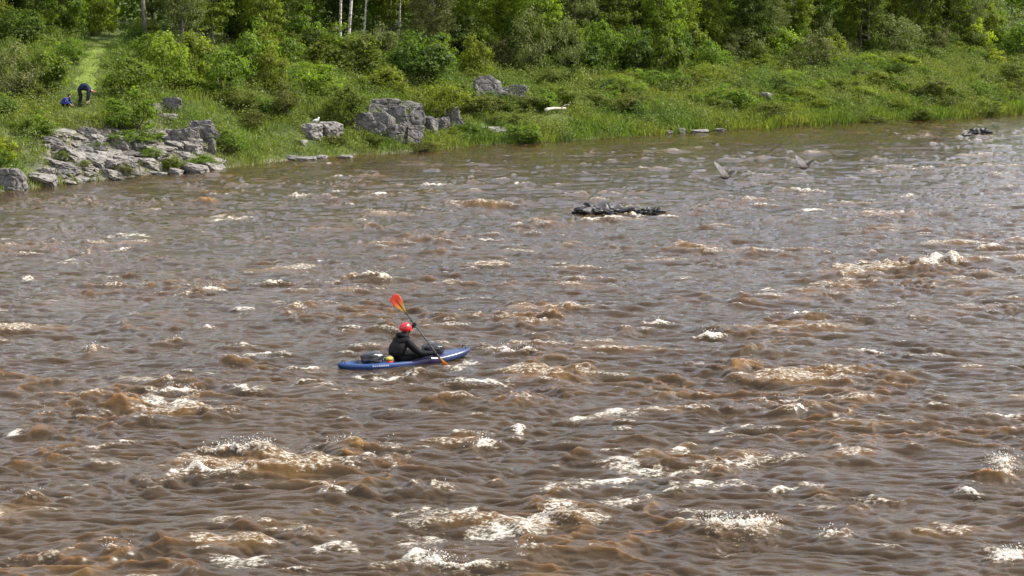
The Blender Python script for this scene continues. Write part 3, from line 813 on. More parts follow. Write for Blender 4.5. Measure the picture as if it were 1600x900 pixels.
# ---- bushes that can be told apart in the photograph: px, base row, width, height (picture points)
NB = [
 (22, 152, 85, 92, 'grey', 'large pale green bush at the far left, left of the mown path'), (72, 142, 80, 80, 'mid', 'rounded bush just left of the mown path, above the bending people'),
 (112, 100, 50, 44, 'mid', 'small bush tucked in at the left side of the upper path'), (234, 100, 60, 52, 'mid', 'bush hiding the foot of the grey trunk beside the mown path'), (30, 75, 80, 70, 'dark', 'dark bush at the foot of the wood in the upper left corner'),
 (198, 158, 88, 76, 'mid', 'broad bush right of the mown path, beside the bent man'), (207, 206, 84, 64, 'mid', 'lower leafy bush hanging over the left rock ledge'),
 (262, 140, 78, 92, 'lite', 'bright green tall bush above the square grey boulder'), (305, 134, 82, 88, 'lite', 'bright green spreading bush right of the square boulder'),
 (352, 150, 78, 78, 'mid', 'mid green bush between the bright spreading bush and the birches'), (395, 128, 80, 96, 'mid', 'tall mid green bush left of the bright small one under the birches'),
 (426, 142, 60, 74, 'lite', 'bright small bush below and left of the birch trunks'), (375, 172, 70, 42, 'olive', 'low olive bush above the jagged outcrop at the left'),
 (446, 184, 60, 58, 'olive', 'loose olive bush left of the perched gull'), (538, 194, 74, 66, 'mid', 'round bush just right of the perched gull, left of the cliff'),
 (500, 150, 80, 52, 'lite', 'light bush midway up the slope below the birches'), (540, 116, 118, 76, 'mid', 'wide bush directly beneath the white birch trunks'),
 (600, 150, 80, 46, 'lite', 'light low bush growing on top of the grey cliff'), (655, 134, 108, 96, 'dark', 'big dark green bush above the cliff'),
 (692, 188, 84, 72, 'lite', 'light green young tree-like bush right of the cliff top'), (742, 128, 58, 76, 'lite', 'bright green bush left of the upper grey outcrop'),
 (722, 172, 60, 44, 'mid', 'mid green bush at the left foot of the upper grey outcrop'), (830, 118, 76, 112, 'grey', 'tall grey willow bush over the upper grey outcrop'),
 (862, 132, 58, 34, 'olive', 'low scrub bush right of the upper grey outcrop'), (884, 116, 62, 96, 'grey', 'grey willow bush right of the tall willow'),
 (940, 116, 62, 88, 'mid', 'leafy bush above the driftwood log, at the wood edge'), (990, 120, 60, 88, 'dark', 'dark upright bush at the wood edge between two willows'),
 (1042, 122, 64, 80, 'mid', 'mid green bush left of the bright shrub on the right slope'), (1100, 136, 54, 46, 'lite', 'bright shrub standing forward on the right slope'),
 (1140, 166, 74, 34, 'mid', 'dark low mound of bush left of the pale sunken slab'), (1160, 98, 70, 62, 'grey', 'grey-green bush above the low mound'),
 (1226, 98, 62, 56, 'lite', 'light bush at the wood edge above the pale sunken slab'), (1268, 108, 72, 60, 'grey', 'grey willow bush left of the lone dark trunk'),
 (1355, 108, 48, 30, 'lite', 'small bright bush below the lone dark trunk'), (1402, 92, 84, 78, 'grey', 'big grey-green bush right of the lone dark trunk'),
 (1412, 110, 56, 26, 'lite', 'small light bush below the big grey-green one'), (1448, 152, 72, 36, 'olive', 'dark olive low bush in the grass of the right bank'),
 (1532, 78, 46, 50, 'yel', 'upright yellow-green bush near the right edge'), (1551, 101, 40, 27, 'yel', 'vivid yellow bush near the right edge, lower of two'),
 (1582, 78, 30, 18, 'yel', 'tiny yellow bush at the right edge of the wood'), (1592, 96, 80, 66, 'mid', 'mid green bush above the olive one at the right edge'), (1566, 70, 70, 60, 'grey', 'grey-green tall bush behind the yellow bushes'), (1585, 130, 60, 44, 'olive', 'olive bush at the right edge of the bank'),
 (8, 255, 40, 40, 'yel', 'yellow-green weed bush above the leftmost boulder'), (55, 215, 70, 44, 'mid', 'low weed bush at the top left of the rock ledge'),
 (820, 222, 70, 34, 'mid', 'low green bush at the waterline below the upper outcrop'), (200, 226, 70, 26, 'mid', 'low bush growing between the slabs of the left ledge'),
 (1370, 191, 60, 20, 'olive', 'low olive bush on the waterline of the right bank'), (1440, 187, 56, 20, 'mid', 'low dark bush hanging over the right waterline'),
 (1535, 178, 70, 26, 'olive', 'low olive bush on the waterline by the dark river rock'), (1478, 168, 60, 26, 'olive', 'sprawling scrub bush halfway down the right bank'),
]
for b in NB:
    bush_px(*b)
# fill: the edge of the wood
BL = 'bushes along the edge of the wood'
t_a, t_b = T0 - 16, T1 + 22
def wood_t(step):
    t = t_a
    while t < t_b:
        yield t
        t += step * rng.uniform(0.75, 1.25)
nb = 0
for row, (ds, step, hh) in enumerate(((0.2, 2.1, (1.5, 2.6)), (1.9, 2.5, (2.8, 4.2)), (4.4, 3.0, (3.0, 4.5)))):
    for t in wood_t(step):
        s = s_line(t) + ds + rng.uniform(-0.8, 0.8)
        x, y = to_xy(t, s); z = float(ground_xy(x, y)); px, py = px_of(x, y, z)
        if path_dist(x, y) < 1.5 or not (-160 < px < 1760): continue
        if row == 0 and min((math.hypot(x - a, y - b) for a, b, w in PLACED), default=9) < 0.9: continue
        kind = rng.choices(['mid', 'dark', 'lite', 'grey'], [4, 2, 3, 2])[0]
        w = rng.uniform(1.8, 3.0); h = rng.uniform(*hh)
        if row and (500 < px < 640 or 205 < px < 260): h *= 0.55
        add_bush(x, y, w, h, kind, '%s bush at the wood edge %s' % (ADJ[kind], zone(px)), BL); nb += 1
# fill: low scrub on the slope
for k in range(190):
    px = rng.uniform(-120, 1720) if rng.random() < 0.45 else rng.uniform(740, 1700); yw = np.interp(px, [p[0] for p in SHORE_PX], [p[1] for p in SHORE_PX]); yt = np.interp(px, TLX, TLY)
    f = rng.random() ** 0.8
    py = yw - 10 - (yw - yt - 14) * f
    x, y, z = ground_px(px, py)
    if path_dist(x, y) < 2.0 or (835 < px < 900 and 172 < py < 215): continue
    if 50 < px < 350 and py > 150 + 0.25 * abs(200 - px): continue
    if 480 < px < 725 and py > 150: continue
    if 1000 < px < 1320 and rng.random() < 0.25: continue
    if 60 < px < 180 and 120 < py < 190: continue
    kind = rng.choices(['mid', 'olive', 'lite', 'dark'], [3, 2.4, 2.2, 1.5])[0]
    h = rng.uniform(0.5, 1.25) * (1.15 if px > 740 else 1.1)
    add_bush(x, y, h * rng.uniform(1.3, 2.0), h, kind, 'low %s scrub on the slope below the wood %s' % (ADJ[kind], zone(px)), 'low scrub on the bank')

# trees: the wood behind
for row, (ds, step) in enumerate(((2.2, 3.3), (5.6, 3.3), (9.8, 3.6), (15, 4.2), (22, 5.0))):
    for t in wood_t(step):
        s = s_line(t) + ds + rng.uniform(-1.2, 1.2)
        x, y = to_xy(t, s); z = float(ground_xy(x, y)); px, py = px_of(x, y, z)
        if path_dist(x, y) < 2.6 - 0.3 * row or not (-200 < px < 1800): continue
        if row < 2 and (455 < px < 660 or 185 < px < 265): continue
        kind = rng.choices(['mid', 'dark', 'lite', 'grey'], [4, 2.4, 3, 1.6])[0]
        if px > 1180 and kind == 'dark' and rng.random() < 0.5: kind = 'grey'
        add_tree(x, y, kind, '%s leafy tree in the wood %s' % (ADJ[kind], zone(px)), 'trees of the wood on the far bank', rng.uniform(0.68, 0.95))
# trunks that show in the photograph
def trunk_px(px, py, kind, label, sc, name, lean=0, ds=0):
    x, y, z = ground_px(px, py)
    r = add_tree(x, y, kind, label, None, sc, 1.0, name, 'tree')
    r.rotation_euler = (0, R(lean), r.rotation_euler[2])
    return r
trunk_px(229, 76, 'pole', 'grey straight trunk rising at the right side of the mown path', 1.1, 'tree', -2)
trunk_px(240, 68, 'pole', 'slim pale grey trunk leaning right behind the thicker grey trunk', 0.8, 'tree', 3)
trunk_px(532, 84, 'birch', 'white birch trunk, leftmost of the birches above the slope', 0.95, 'birch_tree', 1)
trunk_px(543, 86, 'birch', 'white birch trunk leaning right, tallest bright one of the birches', 1.1, 'birch_tree', 4)
trunk_px(568, 84, 'birch', 'thin white birch trunk right of the leaning one', 0.85, 'birch_tree', 4)
trunk_px(622, 74, 'birch', 'slender white birch trunk over the big dark bush, rightmost birch', 0.8, 'birch_tree', 6)
trunk_px(1344, 80, 'poled', 'lone dark trunk standing forward of the right wood', 0.95, 'tree', 2)
# ------------------------------------------------------------------ rocks
from mathutils import noise as mnoise
def rock_mesh(name, seed, mat, boxy=4.0, cuts=9, rough=0.10, strata=0.05, flat_top=False, sub=4, jag=0.0):
    rs = random.Random(seed)
    bm = bmesh.new()
    bmesh.ops.create_icosphere(bm, subdivisions=sub, radius=1.0)
    planes = []
    for i in range(cuts):
        n = Vector((rs.gauss(0, 1), rs.gauss(0, 1), rs.gauss(0, 0.55))).normalized()
        planes.append((n, rs.uniform(0.62, 0.95)))
    if flat_top: planes.append((Vector((rs.uniform(-.12, .12), rs.uniform(-.15, .05), 1)).normalized(), 0.62))
    off = Vector((seed * 3.1, seed * 1.7, seed * 0.9))
    ax = Vector((rs.uniform(-.3, .3), rs.uniform(-.3, .3), 1)).normalized()
    for v in bm.verts:
        c = v.co.copy()
        p = (abs(c.x) ** boxy + abs(c.y) ** boxy + abs(c.z) ** boxy) ** (1 / boxy)
        c /= p
        for n, d in planes:
            e = c.dot(n) - d
            if e > 0: c -= n * e
        r = mnoise.fractal(c * 1.6 + off, 0.6, 2.1, 5) * rough
        st = math.sin(c.dot(ax) * 15 + 2.5 * mnoise.noise(c * 1.3 + off)) * strata
        # fissures
        w = mnoise.noise(Vector((c.x * 1.9, c.y * 1.9, c.z * 0.8)) + off * 1.3)
        w2_ = mnoise.noise(Vector((c.x * 3.6, c.y * 3.6, c.z * 2.6)) + off * 2.1)
        f = -0.10 * max(0, 1 - abs(w2_) / 0.06) - 0.16 * max(0, 1 - abs(w) / 0.07)
        k = 1 + r + st * (1 - abs(c.z)) + f
        if jag: k += jag * abs(mnoise.noise(Vector((c.x * 3.3, c.y * 3.3, c.z * 1.2)) + off)) * (1 if c.z > 0 else 0)
        v.co = c * k
    me = bpy.data.meshes.new(name)
    bm.normal_update(); bm.to_mesh(me); bm.free()
    me.materials.append(mat)
    return me
ROCKS = []
def put_rock(me, px, py, wpx, hpx, label, cat='rock', group=None, name='boulder', depth=0.9, rz=None, roll=0.0, sink=0.25, tilt=0.0, zoff=0.0):
    x, y, z = ground_px(px, py)
    k = y / FPX
    w, h = wpx * k, hpx * k
    o = obj_from(name, me)
    o.location = (x, y + w * depth * 0.3, z + h * (0.5 - sink) + zoff)
    o.scale = (w / 2 * 1.06, w * depth / 2, h / 2 * (1 + sink))
    o.rotation_euler = (tilt, roll, rng.uniform(-0.35, 0.35) if rz is None else rz)
    tag(o, label, cat, group)
    ROCKS.append((x, y + w * depth * 0.3, w * 0.5, w * depth * 0.5))
    return o
SLAB = [rock_mesh('flat_rock', 100 + i, K_PALE, 3.4, 14, 0.10, 0.014, True) for i in range(6)]
BLOCK = [rock_mesh('rock_block', 200 + i, K_GREY, 8.0, 14, 0.09, 0.01) for i in range(6)]
BOULD = [rock_mesh('boulder', 300 + i, K_GREY, 3.0, 14, 0.14, 0.012) for i in range(3)] + [rock_mesh('boulder', 310 + i, K_PALE, 3.0, 14, 0.14, 0.012) for i in range(2)]
STONE = [rock_mesh('stone', 400 + i, (K_PALE, K_GREY)[i % 2], 2.6, 9, 0.14, 0.02, False, 3) for i in range(4)]

# single rocks one can point at: mesh, px, base row, width, height, label, name
RK = [
 (BLOCK[0], 267, 177, 34, 27, 'square grey boulder standing upright among the bushes above the ledge', 'boulder'),
 (SLAB[0], 260, 186, 38, 11, 'flat pale slab just below the square grey boulder', 'flat_rock'),
 (SLAB[1], 244, 180, 20, 26, 'narrow leaning rock left of the square grey boulder', 'boulder'),
 (BLOCK[1], 318, 222, 50, 36, 'tall pale jagged outcrop at the right end of the left ledge', 'rock_outcrop'),
 (BLOCK[2], 290, 232, 50, 36, 'broad fissured outcrop block left of the tall jagged one', 'rock_outcrop'),
 (BOULD[3], 300, 238, 34, 22, 'rounded pale boulder at the foot of the jagged outcrop', 'boulder'),
 (BLOCK[3], 332, 240, 14, 26, 'dark upright rock finger at the right foot of the jagged outcrop', 'boulder'),
 (BOULD[0], 14, 298, 62, 38, 'dark rugged boulder at the waterline in the far left corner', 'boulder'),
 (BOULD[4], 512, 218, 52, 30, 'pale rounded rock on which the white gull perches', 'boulder'),
 (BOULD[3], 484, 216, 42, 24, 'pale flat rock left of the gull rock', 'boulder'),
 (SLAB[3], 470, 226, 26, 10, 'small pale slab in the grass below the gull rock', 'flat_rock'),
 (BLOCK[3], 572, 208, 40, 36, 'dark shaded block forming the left corner of the cliff', 'rock_block'),
 (BLOCK[0], 596, 182, 56, 30, 'upper left block of the cliff with a sloping top', 'rock_block'),
 (BLOCK[4], 598, 216, 36, 46, 'tall split block left of the cliff centre', 'rock_block'),
 (BLOCK[1], 624, 198, 34, 36, 'upright pale-edged block high in the middle of the cliff', 'rock_block'),
 (BLOCK[2], 622, 222, 36, 34, 'squat dark block at the foot of the cliff centre', 'rock_block'),
 (BLOCK[5], 648, 206, 40, 44, 'big block with a lit right face, right of the cliff centre', 'rock_block'),
 (BLOCK[0], 646, 229, 34, 36, 'lowest block of the cliff, nearest the water', 'rock_block'),
 (BLOCK[4], 636, 176, 44, 20, 'weathered block on top of the cliff, right of the sloping one', 'rock_block'),
 (BLOCK[3], 672, 212, 32, 34, 'fissured block right of the big lit block', 'rock_block'),
 (BLOCK[2], 690, 206, 32, 26, 'low crumbling block near the right end of the cliff', 'rock_block'),
 (BLOCK[1], 710, 202, 28, 38, 'pointed rock at the right end of the cliff', 'rock_block'),
 (BLOCK[4], 762, 156, 40, 42, 'tall split rock of the upper outcrop beneath the grey willow', 'rock_outcrop'),
 (BLOCK[5], 786, 162, 34, 30, 'middle dark rock of the upper outcrop', 'rock_outcrop'),
 (BLOCK[0], 806, 162, 34, 32, 'right-hand fissured rock of the upper outcrop', 'rock_outcrop'),
 (SLAB[2], 768, 208, 48, 13, 'low flat ledge in the grass right of the cliff', 'flat_rock'),
 (SLAB[4], 734, 200, 24, 9, 'small flat ledge stone at the right of the cliff, beside the low flat ledge', 'flat_rock'),
 (SLAB[5], 602, 130, 46, 18, 'pale sloping slab half hidden above the cliff under the dark bush', 'flat_rock'),
 (SLAB[3], 1196, 156, 34, 17, 'pale sunken slab alone in the grass of the right bank', 'flat_rock'),
 (SLAB[1], 541, 248, 28, 8, 'pale flat stone at the waterline below the cliff', 'stone'),
 (STONE[0], 478, 250, 34, 7, 'dark flat stone at the waterline left of the pale flat stone', 'stone'),
 (STONE[1], 452, 250, 26, 7, 'leftmost dark flat stone of the row at the waterline below the gull', 'stone'),
 (STONE[2], 502, 248, 24, 6, 'small dark stone at the waterline between the flat ones', 'stone'),
 (STONE[1], 1062, 208, 22, 9, 'dark block of rock at the waterline below the right slope', 'stone'),
 (STONE[0], 1092, 207, 34, 6, 'flat dark stone right of the dark waterline block', 'stone'),
 (STONE[3], 1122, 205, 26, 5, 'thin grey stone at the right end of the waterline stones', 'stone'),
 (STONE[2], 1042, 209, 20, 6, 'small grey stone left of the dark waterline block', 'stone'),
 (STONE[3], 888, 214, 10, 6, 'tiny pale stone in the waterline grass below the driftwood log', 'stone'),
]
for i, (me_, px, py, w, h, lab, nm) in enumerate(RK):
    put_rock(me_, px, py, w, h, lab, 'rock', None, nm, 0.8)
# the stepped ledge: many slabs dipping to the right
LEDGE = [(56, 212), (110, 205), (165, 212), (215, 212), (262, 205), (330, 238), (350, 262), (240, 275), (110, 288), (52, 282), (80, 250)]
def in_poly(x, y, P):
    c = False
    for i in range(len(P)):
        (x1, y1), (x2, y2) = P[i], P[i - 1]
        if (y1 > y) != (y2 > y) and x < (x2 - x1) * (y - y1) / (y2 - y1) + x1: c = not c
    return c
rl = random.Random(4)
cnt, pts = 0, []
for tries in range(4000):
    px, py = rl.uniform(48, 352), rl.uniform(208, 290)
    if not in_poly(px, py, LEDGE): continue
    if any(abs(px - a) / 31 + abs(py - b) / 11 < 1.0 for a, b in pts): continue
    pts.append((px, py)); cnt += 1
    big = rl.random() < 0.35
    w = rl.uniform(44, 64) if big else rl.uniform(22, 40)
    h = w * rl.uniform(0.22, 0.38)
    me_ = rl.choice(SLAB) if rl.random() < 0.78 else rl.choice(BOULD)
    col = 'upper' if py < 228 else ('middle' if py < 255 else 'waterline')
    put_rock(me_, px, py + h * 0.2, w, h, 'grey slab in the %s tier of the stepped rock ledge at the left' % col, 'rock', 'slabs of the stepped rock ledge', 'flat_rock', rl.uniform(0.7, 1.1), rl.uniform(-0.4, 0.4), rl.uniform(0.06, 0.24), 0.3, rl.uniform(-0.15, 0.05))
for k in range(55):
    while True:
        px, py = rl.uniform(48, 352), rl.uniform(208, 290)
        if in_poly(px, py, LEDGE): break
    w = rl.uniform(7, 15)
    put_rock(rl.choice(STONE), px, py, w, w * rl.uniform(0.4, 0.7), 'small loose stone lying between the slabs of the left rock ledge', 'stone', 'loose stones on the rock ledge', 'stone', 0.9)
for px, py, w, h in ((120, 262, 40, 16), (232, 246, 46, 18), (268, 262, 52, 22), (150, 232, 36, 14), (320, 262, 50, 22), (95, 250, 34, 16), (196, 270, 40, 15), (240, 222, 40, 20), (300, 270, 40, 16)):
    bush_px(px, py, w, h, rl.choice(['lite', 'mid', 'olive']), 'low weed bush rooted in a gap of the stepped rock ledge', 'weeds in the rock ledge')
for px, py, w, h in ((585, 226, 44, 18), (655, 236, 54, 18), (704, 212, 34, 14), (627, 184, 34, 14), (676, 188, 36, 16), (562, 190, 34, 18), (520, 224, 40, 14), (790, 170, 50, 16), (745, 166, 30, 14)):
    bush_px(px, py, w, h, rl.choice(['lite', 'mid', 'olive']), 'low weed bush growing against the blocks of the grey cliff and outcrop', 'weeds at the cliff')
# rocks out in the river
WETM = [rock_mesh('river_rock', 500 + i, K_WET, 2.2, 8, 0.30, 0.02, False, 4, 1.5) for i in range(3)]
def river_rock(me, px, py, wpx, hpx, label, depth=0.7):
    p = at_z(px, py); k = p[1] / FPX
    o = obj_from('river_rock', me); w, h = wpx * k, hpx * k
    o.location = (p[0], p[1], h * 0.12); o.scale = (w / 2, w * depth / 2, h * 0.80)
    o.rotation_euler = (0, 0, 0.15)
    tag(o, label, 'rock')
river_rock(WETM[0], 943, 336, 64, 14, 'wet black jagged rock breaking the rapids in mid river', 0.5)
river_rock(WETM[1], 988, 334, 20, 6, 'small wet rock just right of the jagged mid-river rock')
river_rock(WETM[2], 1019, 334, 30, 7, 'low wet rock at the right end of the mid-river rocks', 0.6)
river_rock(WETM[1], 908, 335, 22, 6, 'small wet rock at the left foot of the jagged mid-river rock', 0.6)
river_rock(WETM[2], 1531, 211, 26, 8, 'dark smooth rock in the river near the far right bank', 0.6)
river_rock(WETM[0], 1512, 213, 13, 4, 'little dark rock left of the smooth rock near the far right bank', 0.6)

# driftwood
def log_obj(px0, py0, px1, py1, r, label):
    a, b = np.array(ground_px(px0, py0)), np.array(ground_px(px1, py1))
    bm = bmesh.new(); n = 9; pts, rad = [], []
    for i in range(n):
        u = i / (n - 1); p = a * (1 - u) + b * u
        pts.append((p[0], p[1] - 0.15, p[2] + 0.42 + 0.05 * math.sin(u * 5))); rad.append(r * (1.0 - 0.45 * u) * (1 + 0.12 * math.sin(u * 17)))
    tube_bm(bm, pts, rad, 9)
    m = Vector(pts[6]); tube_bm(bm, [m, m + Vector((0.25, -0.05, 0.2)), m + Vector((0.55, -0.1, 0.28))], [r * 0.4, r * 0.3, r * 0.12], 6)
    o = bm_obj('driftwood_log', bm, simple_mat('driftwood', (0.52, 0.47, 0.39), 0.8, 0.2, 0.2, 8, bump=0.4)); tag(o, label, 'log')
log_obj(852, 183, 884, 178, 0.11, 'bleached driftwood log lying in the grass of the far bank')

for q_ in (845, 854, 862, 870, 878, 886):
    g3 = ground_px(q_, 181)
    ROCKS.append((g3[0], g3[1] - 0.45, 0.55, 0.75))
# ------------------------------------------------------------------ grass and undergrowth on the bank
def rock_clear(x, y, m=0.8):
    ok = np.ones(x.shape, bool)
    for a, b, rx, ry in ROCKS:
        ok &= ((x - a) / (rx * m)) ** 2 + ((y - b) / (ry * m)) ** 2 > 1
    return ok
MEN = [ground_px(133, 168)[:2], ground_px(108, 168)[:2]]
def scatter(n, seed, smin, sover):
    rs = np.random.RandomState(seed)
    t = rs.uniform(T0 - 10, T1 + 16, n); sl = s_line(t)
    s = smin + (sl + sover - smin) * rs.rand(n)
    x, y = to_xy(t, s)
    ok = rock_clear(x, y)
    pd = path_dist(x, y)
    px, py = px_of(x, y, terrain(t, s))
    keep_ledge = np.array([not in_poly(a, b, LEDGE) for a, b in zip(px, py)]) | (rs.rand(n) < 0.33)
    ok &= keep_ledge
    return rs, t[ok], s[ok], x[ok], y[ok], pd[ok], px[ok], py[ok]
# blades
rs, t, s, x, y, pd, px, py = scatter(300000, 1, -0.25, 2.0)
n = len(t)
h = 0.13 + 0.24 * np.clip(0.5 + fbm(t * 0.35, s * 0.45, 3, 81), 0, 1.3)
h = h + np.where(s < 1.6, 0.18, 0) * sstep(TM - 20, TM, t) + 0.08 * sstep(TM, TM + 25, t)
h = np.where(pd < 1.3, 0.10 + 0.16 * np.clip(pd - 0.5, 0, 1), h)
for mx_, my_ in MEN: h = np.where((np.hypot(x - mx_, y - my_) < 0.7) | ((np.hypot(x - mx_, y + 1.2 - my_) < 0.7)), np.minimum(h, 0.28), h)
h = h * rs.uniform(0.6, 1.35, n)
z = terrain(t, s)
b = np.stack([x, y, z - 0.02], -1)
az = rs.uniform(0, 2 * np.pi, n); lean = rs.uniform(0.05, 0.55, n) * h
tip = b + np.stack([np.cos(az) * lean, np.sin(az) * lean, h], -1)
wv = rs.uniform(0, np.pi, n); ww = (0.012 + 0.020 * rs.rand(n)) * (0.6 + h)
side = np.stack([np.cos(wv), np.sin(wv), np.zeros(n)], -1) * ww[:, None]
mid = b * 0.5 + tip * 0.5 + np.stack([-np.cos(az), -np.sin(az), 0 * az], -1) * (lean * 0.18)[:, None]
V = np.stack([b - side * .6, b + side * .6, mid + side, tip, mid - side], 1).reshape(-1, 3)
F = np.arange(n * 5, dtype=np.int32).reshape(n, 5)
tag(obj_from('bank_grass', np_mesh('bank_grass', V, F, M_GRASS)), 'tall sunlit grass growing over the far river bank', 'grass', None, 'stuff')
# leafy weeds and seedlings in clumps
rs, t, s, x, y, pd, px, py = scatter(26000, 2, 0.0, 3.5)
dens = np.clip(0.55 + 0.9 * fbm(t * 0.16, s * 0.25, 3, 91), 0.05, 1)
ok = (pd > 1.15) & (rs.rand(len(t)) < dens)
for mx_, my_ in MEN: ok &= ~((np.hypot(x - mx_, y - my_) < 0.55) | (np.hypot(x - mx_, y + 0.5 - my_) < 0.5))
t, s, x, y = t[ok], s[ok], x[ok], y[ok]
n = len(t)
hh = (0.20 + 0.65 * rs.rand(n) ** 1.7 + 0.45 * np.clip(fbm(t * .3, s * .3, 2, 95), 0, 1)) * (0.8 + 0.4 * sstep(2, 8, s))
per = (16 + 34 * hh * rs.uniform(0.7, 1.4, n)).astype(int)
ids = np.repeat(np.arange(n), per)
u = rs.rand(len(ids)); r = 0.36 * (0.35 + 0.75 * np.sqrt(1 - u)) * (0.6 + hh[ids] * 0.8)
a = rs.uniform(0, 2 * np.pi, len(ids))
q = np.sqrt(rs.rand(len(ids)))
P = np.stack([x[ids] + np.cos(a) * r * q, y[ids] + np.sin(a) * r * q, terrain(t, s)[ids] + 0.04 + hh[ids] * u], -1)
Nn = np.stack([np.cos(a) * .6, np.sin(a) * .6, 0.5 + 0 * a], -1) + rs.normal(size=P.shape) * 0.6
# taller stands of weeds, mostly on the right half of the bank
rs2, t2, s2, x2, y2, pd2, px2, py2 = scatter(3600, 6, 0.0, 1.5)
k2 = (pd2 > 2.2) & (rs2.rand(len(t2)) < np.clip(0.25 + 1.2 * fbm(t2 * 0.20, s2 * 0.3, 2, 131), 0.02, 1) * np.where(px2 > 720, 1, 0.35))
for mx_, my_ in MEN: k2 &= np.hypot(x2 - mx_, y2 - my_) > 2.4
t2, s2, x2, y2 = t2[k2], s2[k2], x2[k2], y2[k2]
h2 = rs2.uniform(0.45, 1.15, len(t2)); i2 = np.repeat(np.arange(len(t2)), (60 + 90 * h2).astype(int))
u2 = rs2.rand(len(i2)); a2_ = rs2.uniform(0, 2 * np.pi, len(i2)); q2 = np.sqrt(rs2.rand(len(i2))) * (0.40 + 0.45 * h2[i2]) * np.sqrt(1.02 - u2 ** 2)
P2 = np.stack([x2[i2] + np.cos(a2_) * q2, y2[i2] + np.sin(a2_) * q2, terrain(t2, s2)[i2] + 0.05 + h2[i2] * u2], -1)
N2 = np.stack([np.cos(a2_) * .6, np.sin(a2_) * .6, 0.35 + u2], -1) + rs2.normal(size=P2.shape) * 0.6
P = np.concatenate([P, P2]); Nn = np.concatenate([Nn, N2])
V, F = leaves(P, Nn, 0.105, rs, 0.5)
tag(obj_from('undergrowth', np_mesh('undergrowth', V, F, M_WEED)), 'leafy weeds and seedlings covering the river bank', 'undergrowth', None, 'stuff')
# the deep wood behind the front trees: one leafy mass
rs = np.random.RandomState(3); n = 170000
t = rs.uniform(T0 - 45, T1 + 130, n); s = s_line(np.clip(t, T0 - 16, T1 + 22)) + 22 + rs.uniform(0, 14, n)
x, y = to_xy(t, s); zz = terrain(t, s)
P = np.stack([x, y, zz + rs.uniform(0, 1, n) ** 0.8 * (8.5 + 2.5 * fbm(t * 0.25, s * 0.2, 3, 99))], -1)
g = rs.rand(n)
P += 0.5 * np.stack([perlin(P[:, 0] * .7, P[:, 2] * .7, 1), perlin(P[:, 0] * .7, P[:, 2] * .7, 2), perlin(P[:, 1] * .7, P[:, 2] * .7, 3)], -1)
V, F = leaves(P, rs.normal(size=P.shape) * 0.7 + np.array([0.1, -0.5, 0.6]), 0.42, rs, 0.7)
tag(obj_from('far_woods', np_mesh('far_woods', V, F, L_MID)), 'dense dark wood filling the background behind the front trees', 'woods', None, 'stuff')
# ------------------------------------------------------------------ people
def skin_body(verts, edges, radii, sub=2):
    """grow one continuous surface round a skeleton; returns a mesh"""
    me = bpy.data.meshes.new('sk')
    me.from_pydata([Vector(v) for v in verts], edges, [])
    o = bpy.data.objects.new('sk', me); COL.objects.link(o)
    m = o.modifiers.new('s', 'SKIN'); m.use_smooth_shade = True
    for i, r in enumerate(radii):
        sv = me.skin_vertices[0].data[i]
        sv.radius = r if isinstance(r, tuple) else (r, r)
        sv.use_root = (i == 0)
    s = o.modifiers.new('d', 'SUBSURF'); s.levels = sub; s.render_levels = sub
    dg = bpy.context.evaluated_depsgraph_get(); dg.update()
    out = bpy.data.meshes.new_from_object(o.evaluated_get(dg))
    bpy.data.objects.remove(o); bpy.data.meshes.remove(me)
    return out
def fingers(bm, wrist, hand_dir, axis, palm_n, grip=0.018, sc=1.0, mat=0):
    """palm and five fingers closed round a rod running along axis"""
    w = Vector(wrist); f = Vector(hand_dir).normalized(); a = Vector(axis).normalized(); n = Vector(palm_n).normalized()
    start = len(bm.faces)
    tube_bm(bm, [w - f * 0.03, w + f * 0.03 * sc, w + f * 0.075 * sc], [0.030 * sc, 0.042 * sc, 0.036 * sc], 8)
    for k, L in enumerate((0.072, 0.082, 0.078, 0.062)):
        b = w + f * 0.070 * sc + a * (k - 1.5) * 0.021 * sc
        p1 = b + f * L * 0.42 * sc + n * 0.010
        p2 = p1 + (f * 0.25 + n).normalized() * L * 0.36 * sc
        p3 = p2 + (n * 0.4 - f).normalized() * L * 0.34 * sc
        tube_bm(bm, [b - f * 0.02, p1, p2, p3], [0.0115 * sc, 0.0105 * sc, 0.0095 * sc, 0.007 * sc], 6)
    t0 = w + f * 0.03 * sc - a * 0.036 * sc
    tube_bm(bm, [t0 + a * 0.012, t0 - a * 0.022 * sc + n * 0.02 * sc + f * 0.012, t0 - a * 0.012 * sc + n * 0.048 * sc + f * 0.03 * sc], [0.014 * sc, 0.0125 * sc, 0.009 * sc], 6)
    bm.faces.ensure_lookup_table()
    for fc_ in bm.faces[start:]: fc_.material_index = mat; fc_.smooth = True
def add_ball(bm, c, r, mat=0, seg=10, sc=(1, 1, 1)):
    st = len(bm.faces)
    M = Matrix.Translation(Vector(c)) @ Matrix.Diagonal((r * sc[0], r * sc[1], r * sc[2], 1))
    bmesh.ops.create_uvsphere(bm, u_segments=seg, v_segments=max(6, seg - 2), radius=1, matrix=M)
    bm.faces.ensure_lookup_table()
    for f in bm.faces[st:]: f.material_index = mat; f.smooth = True
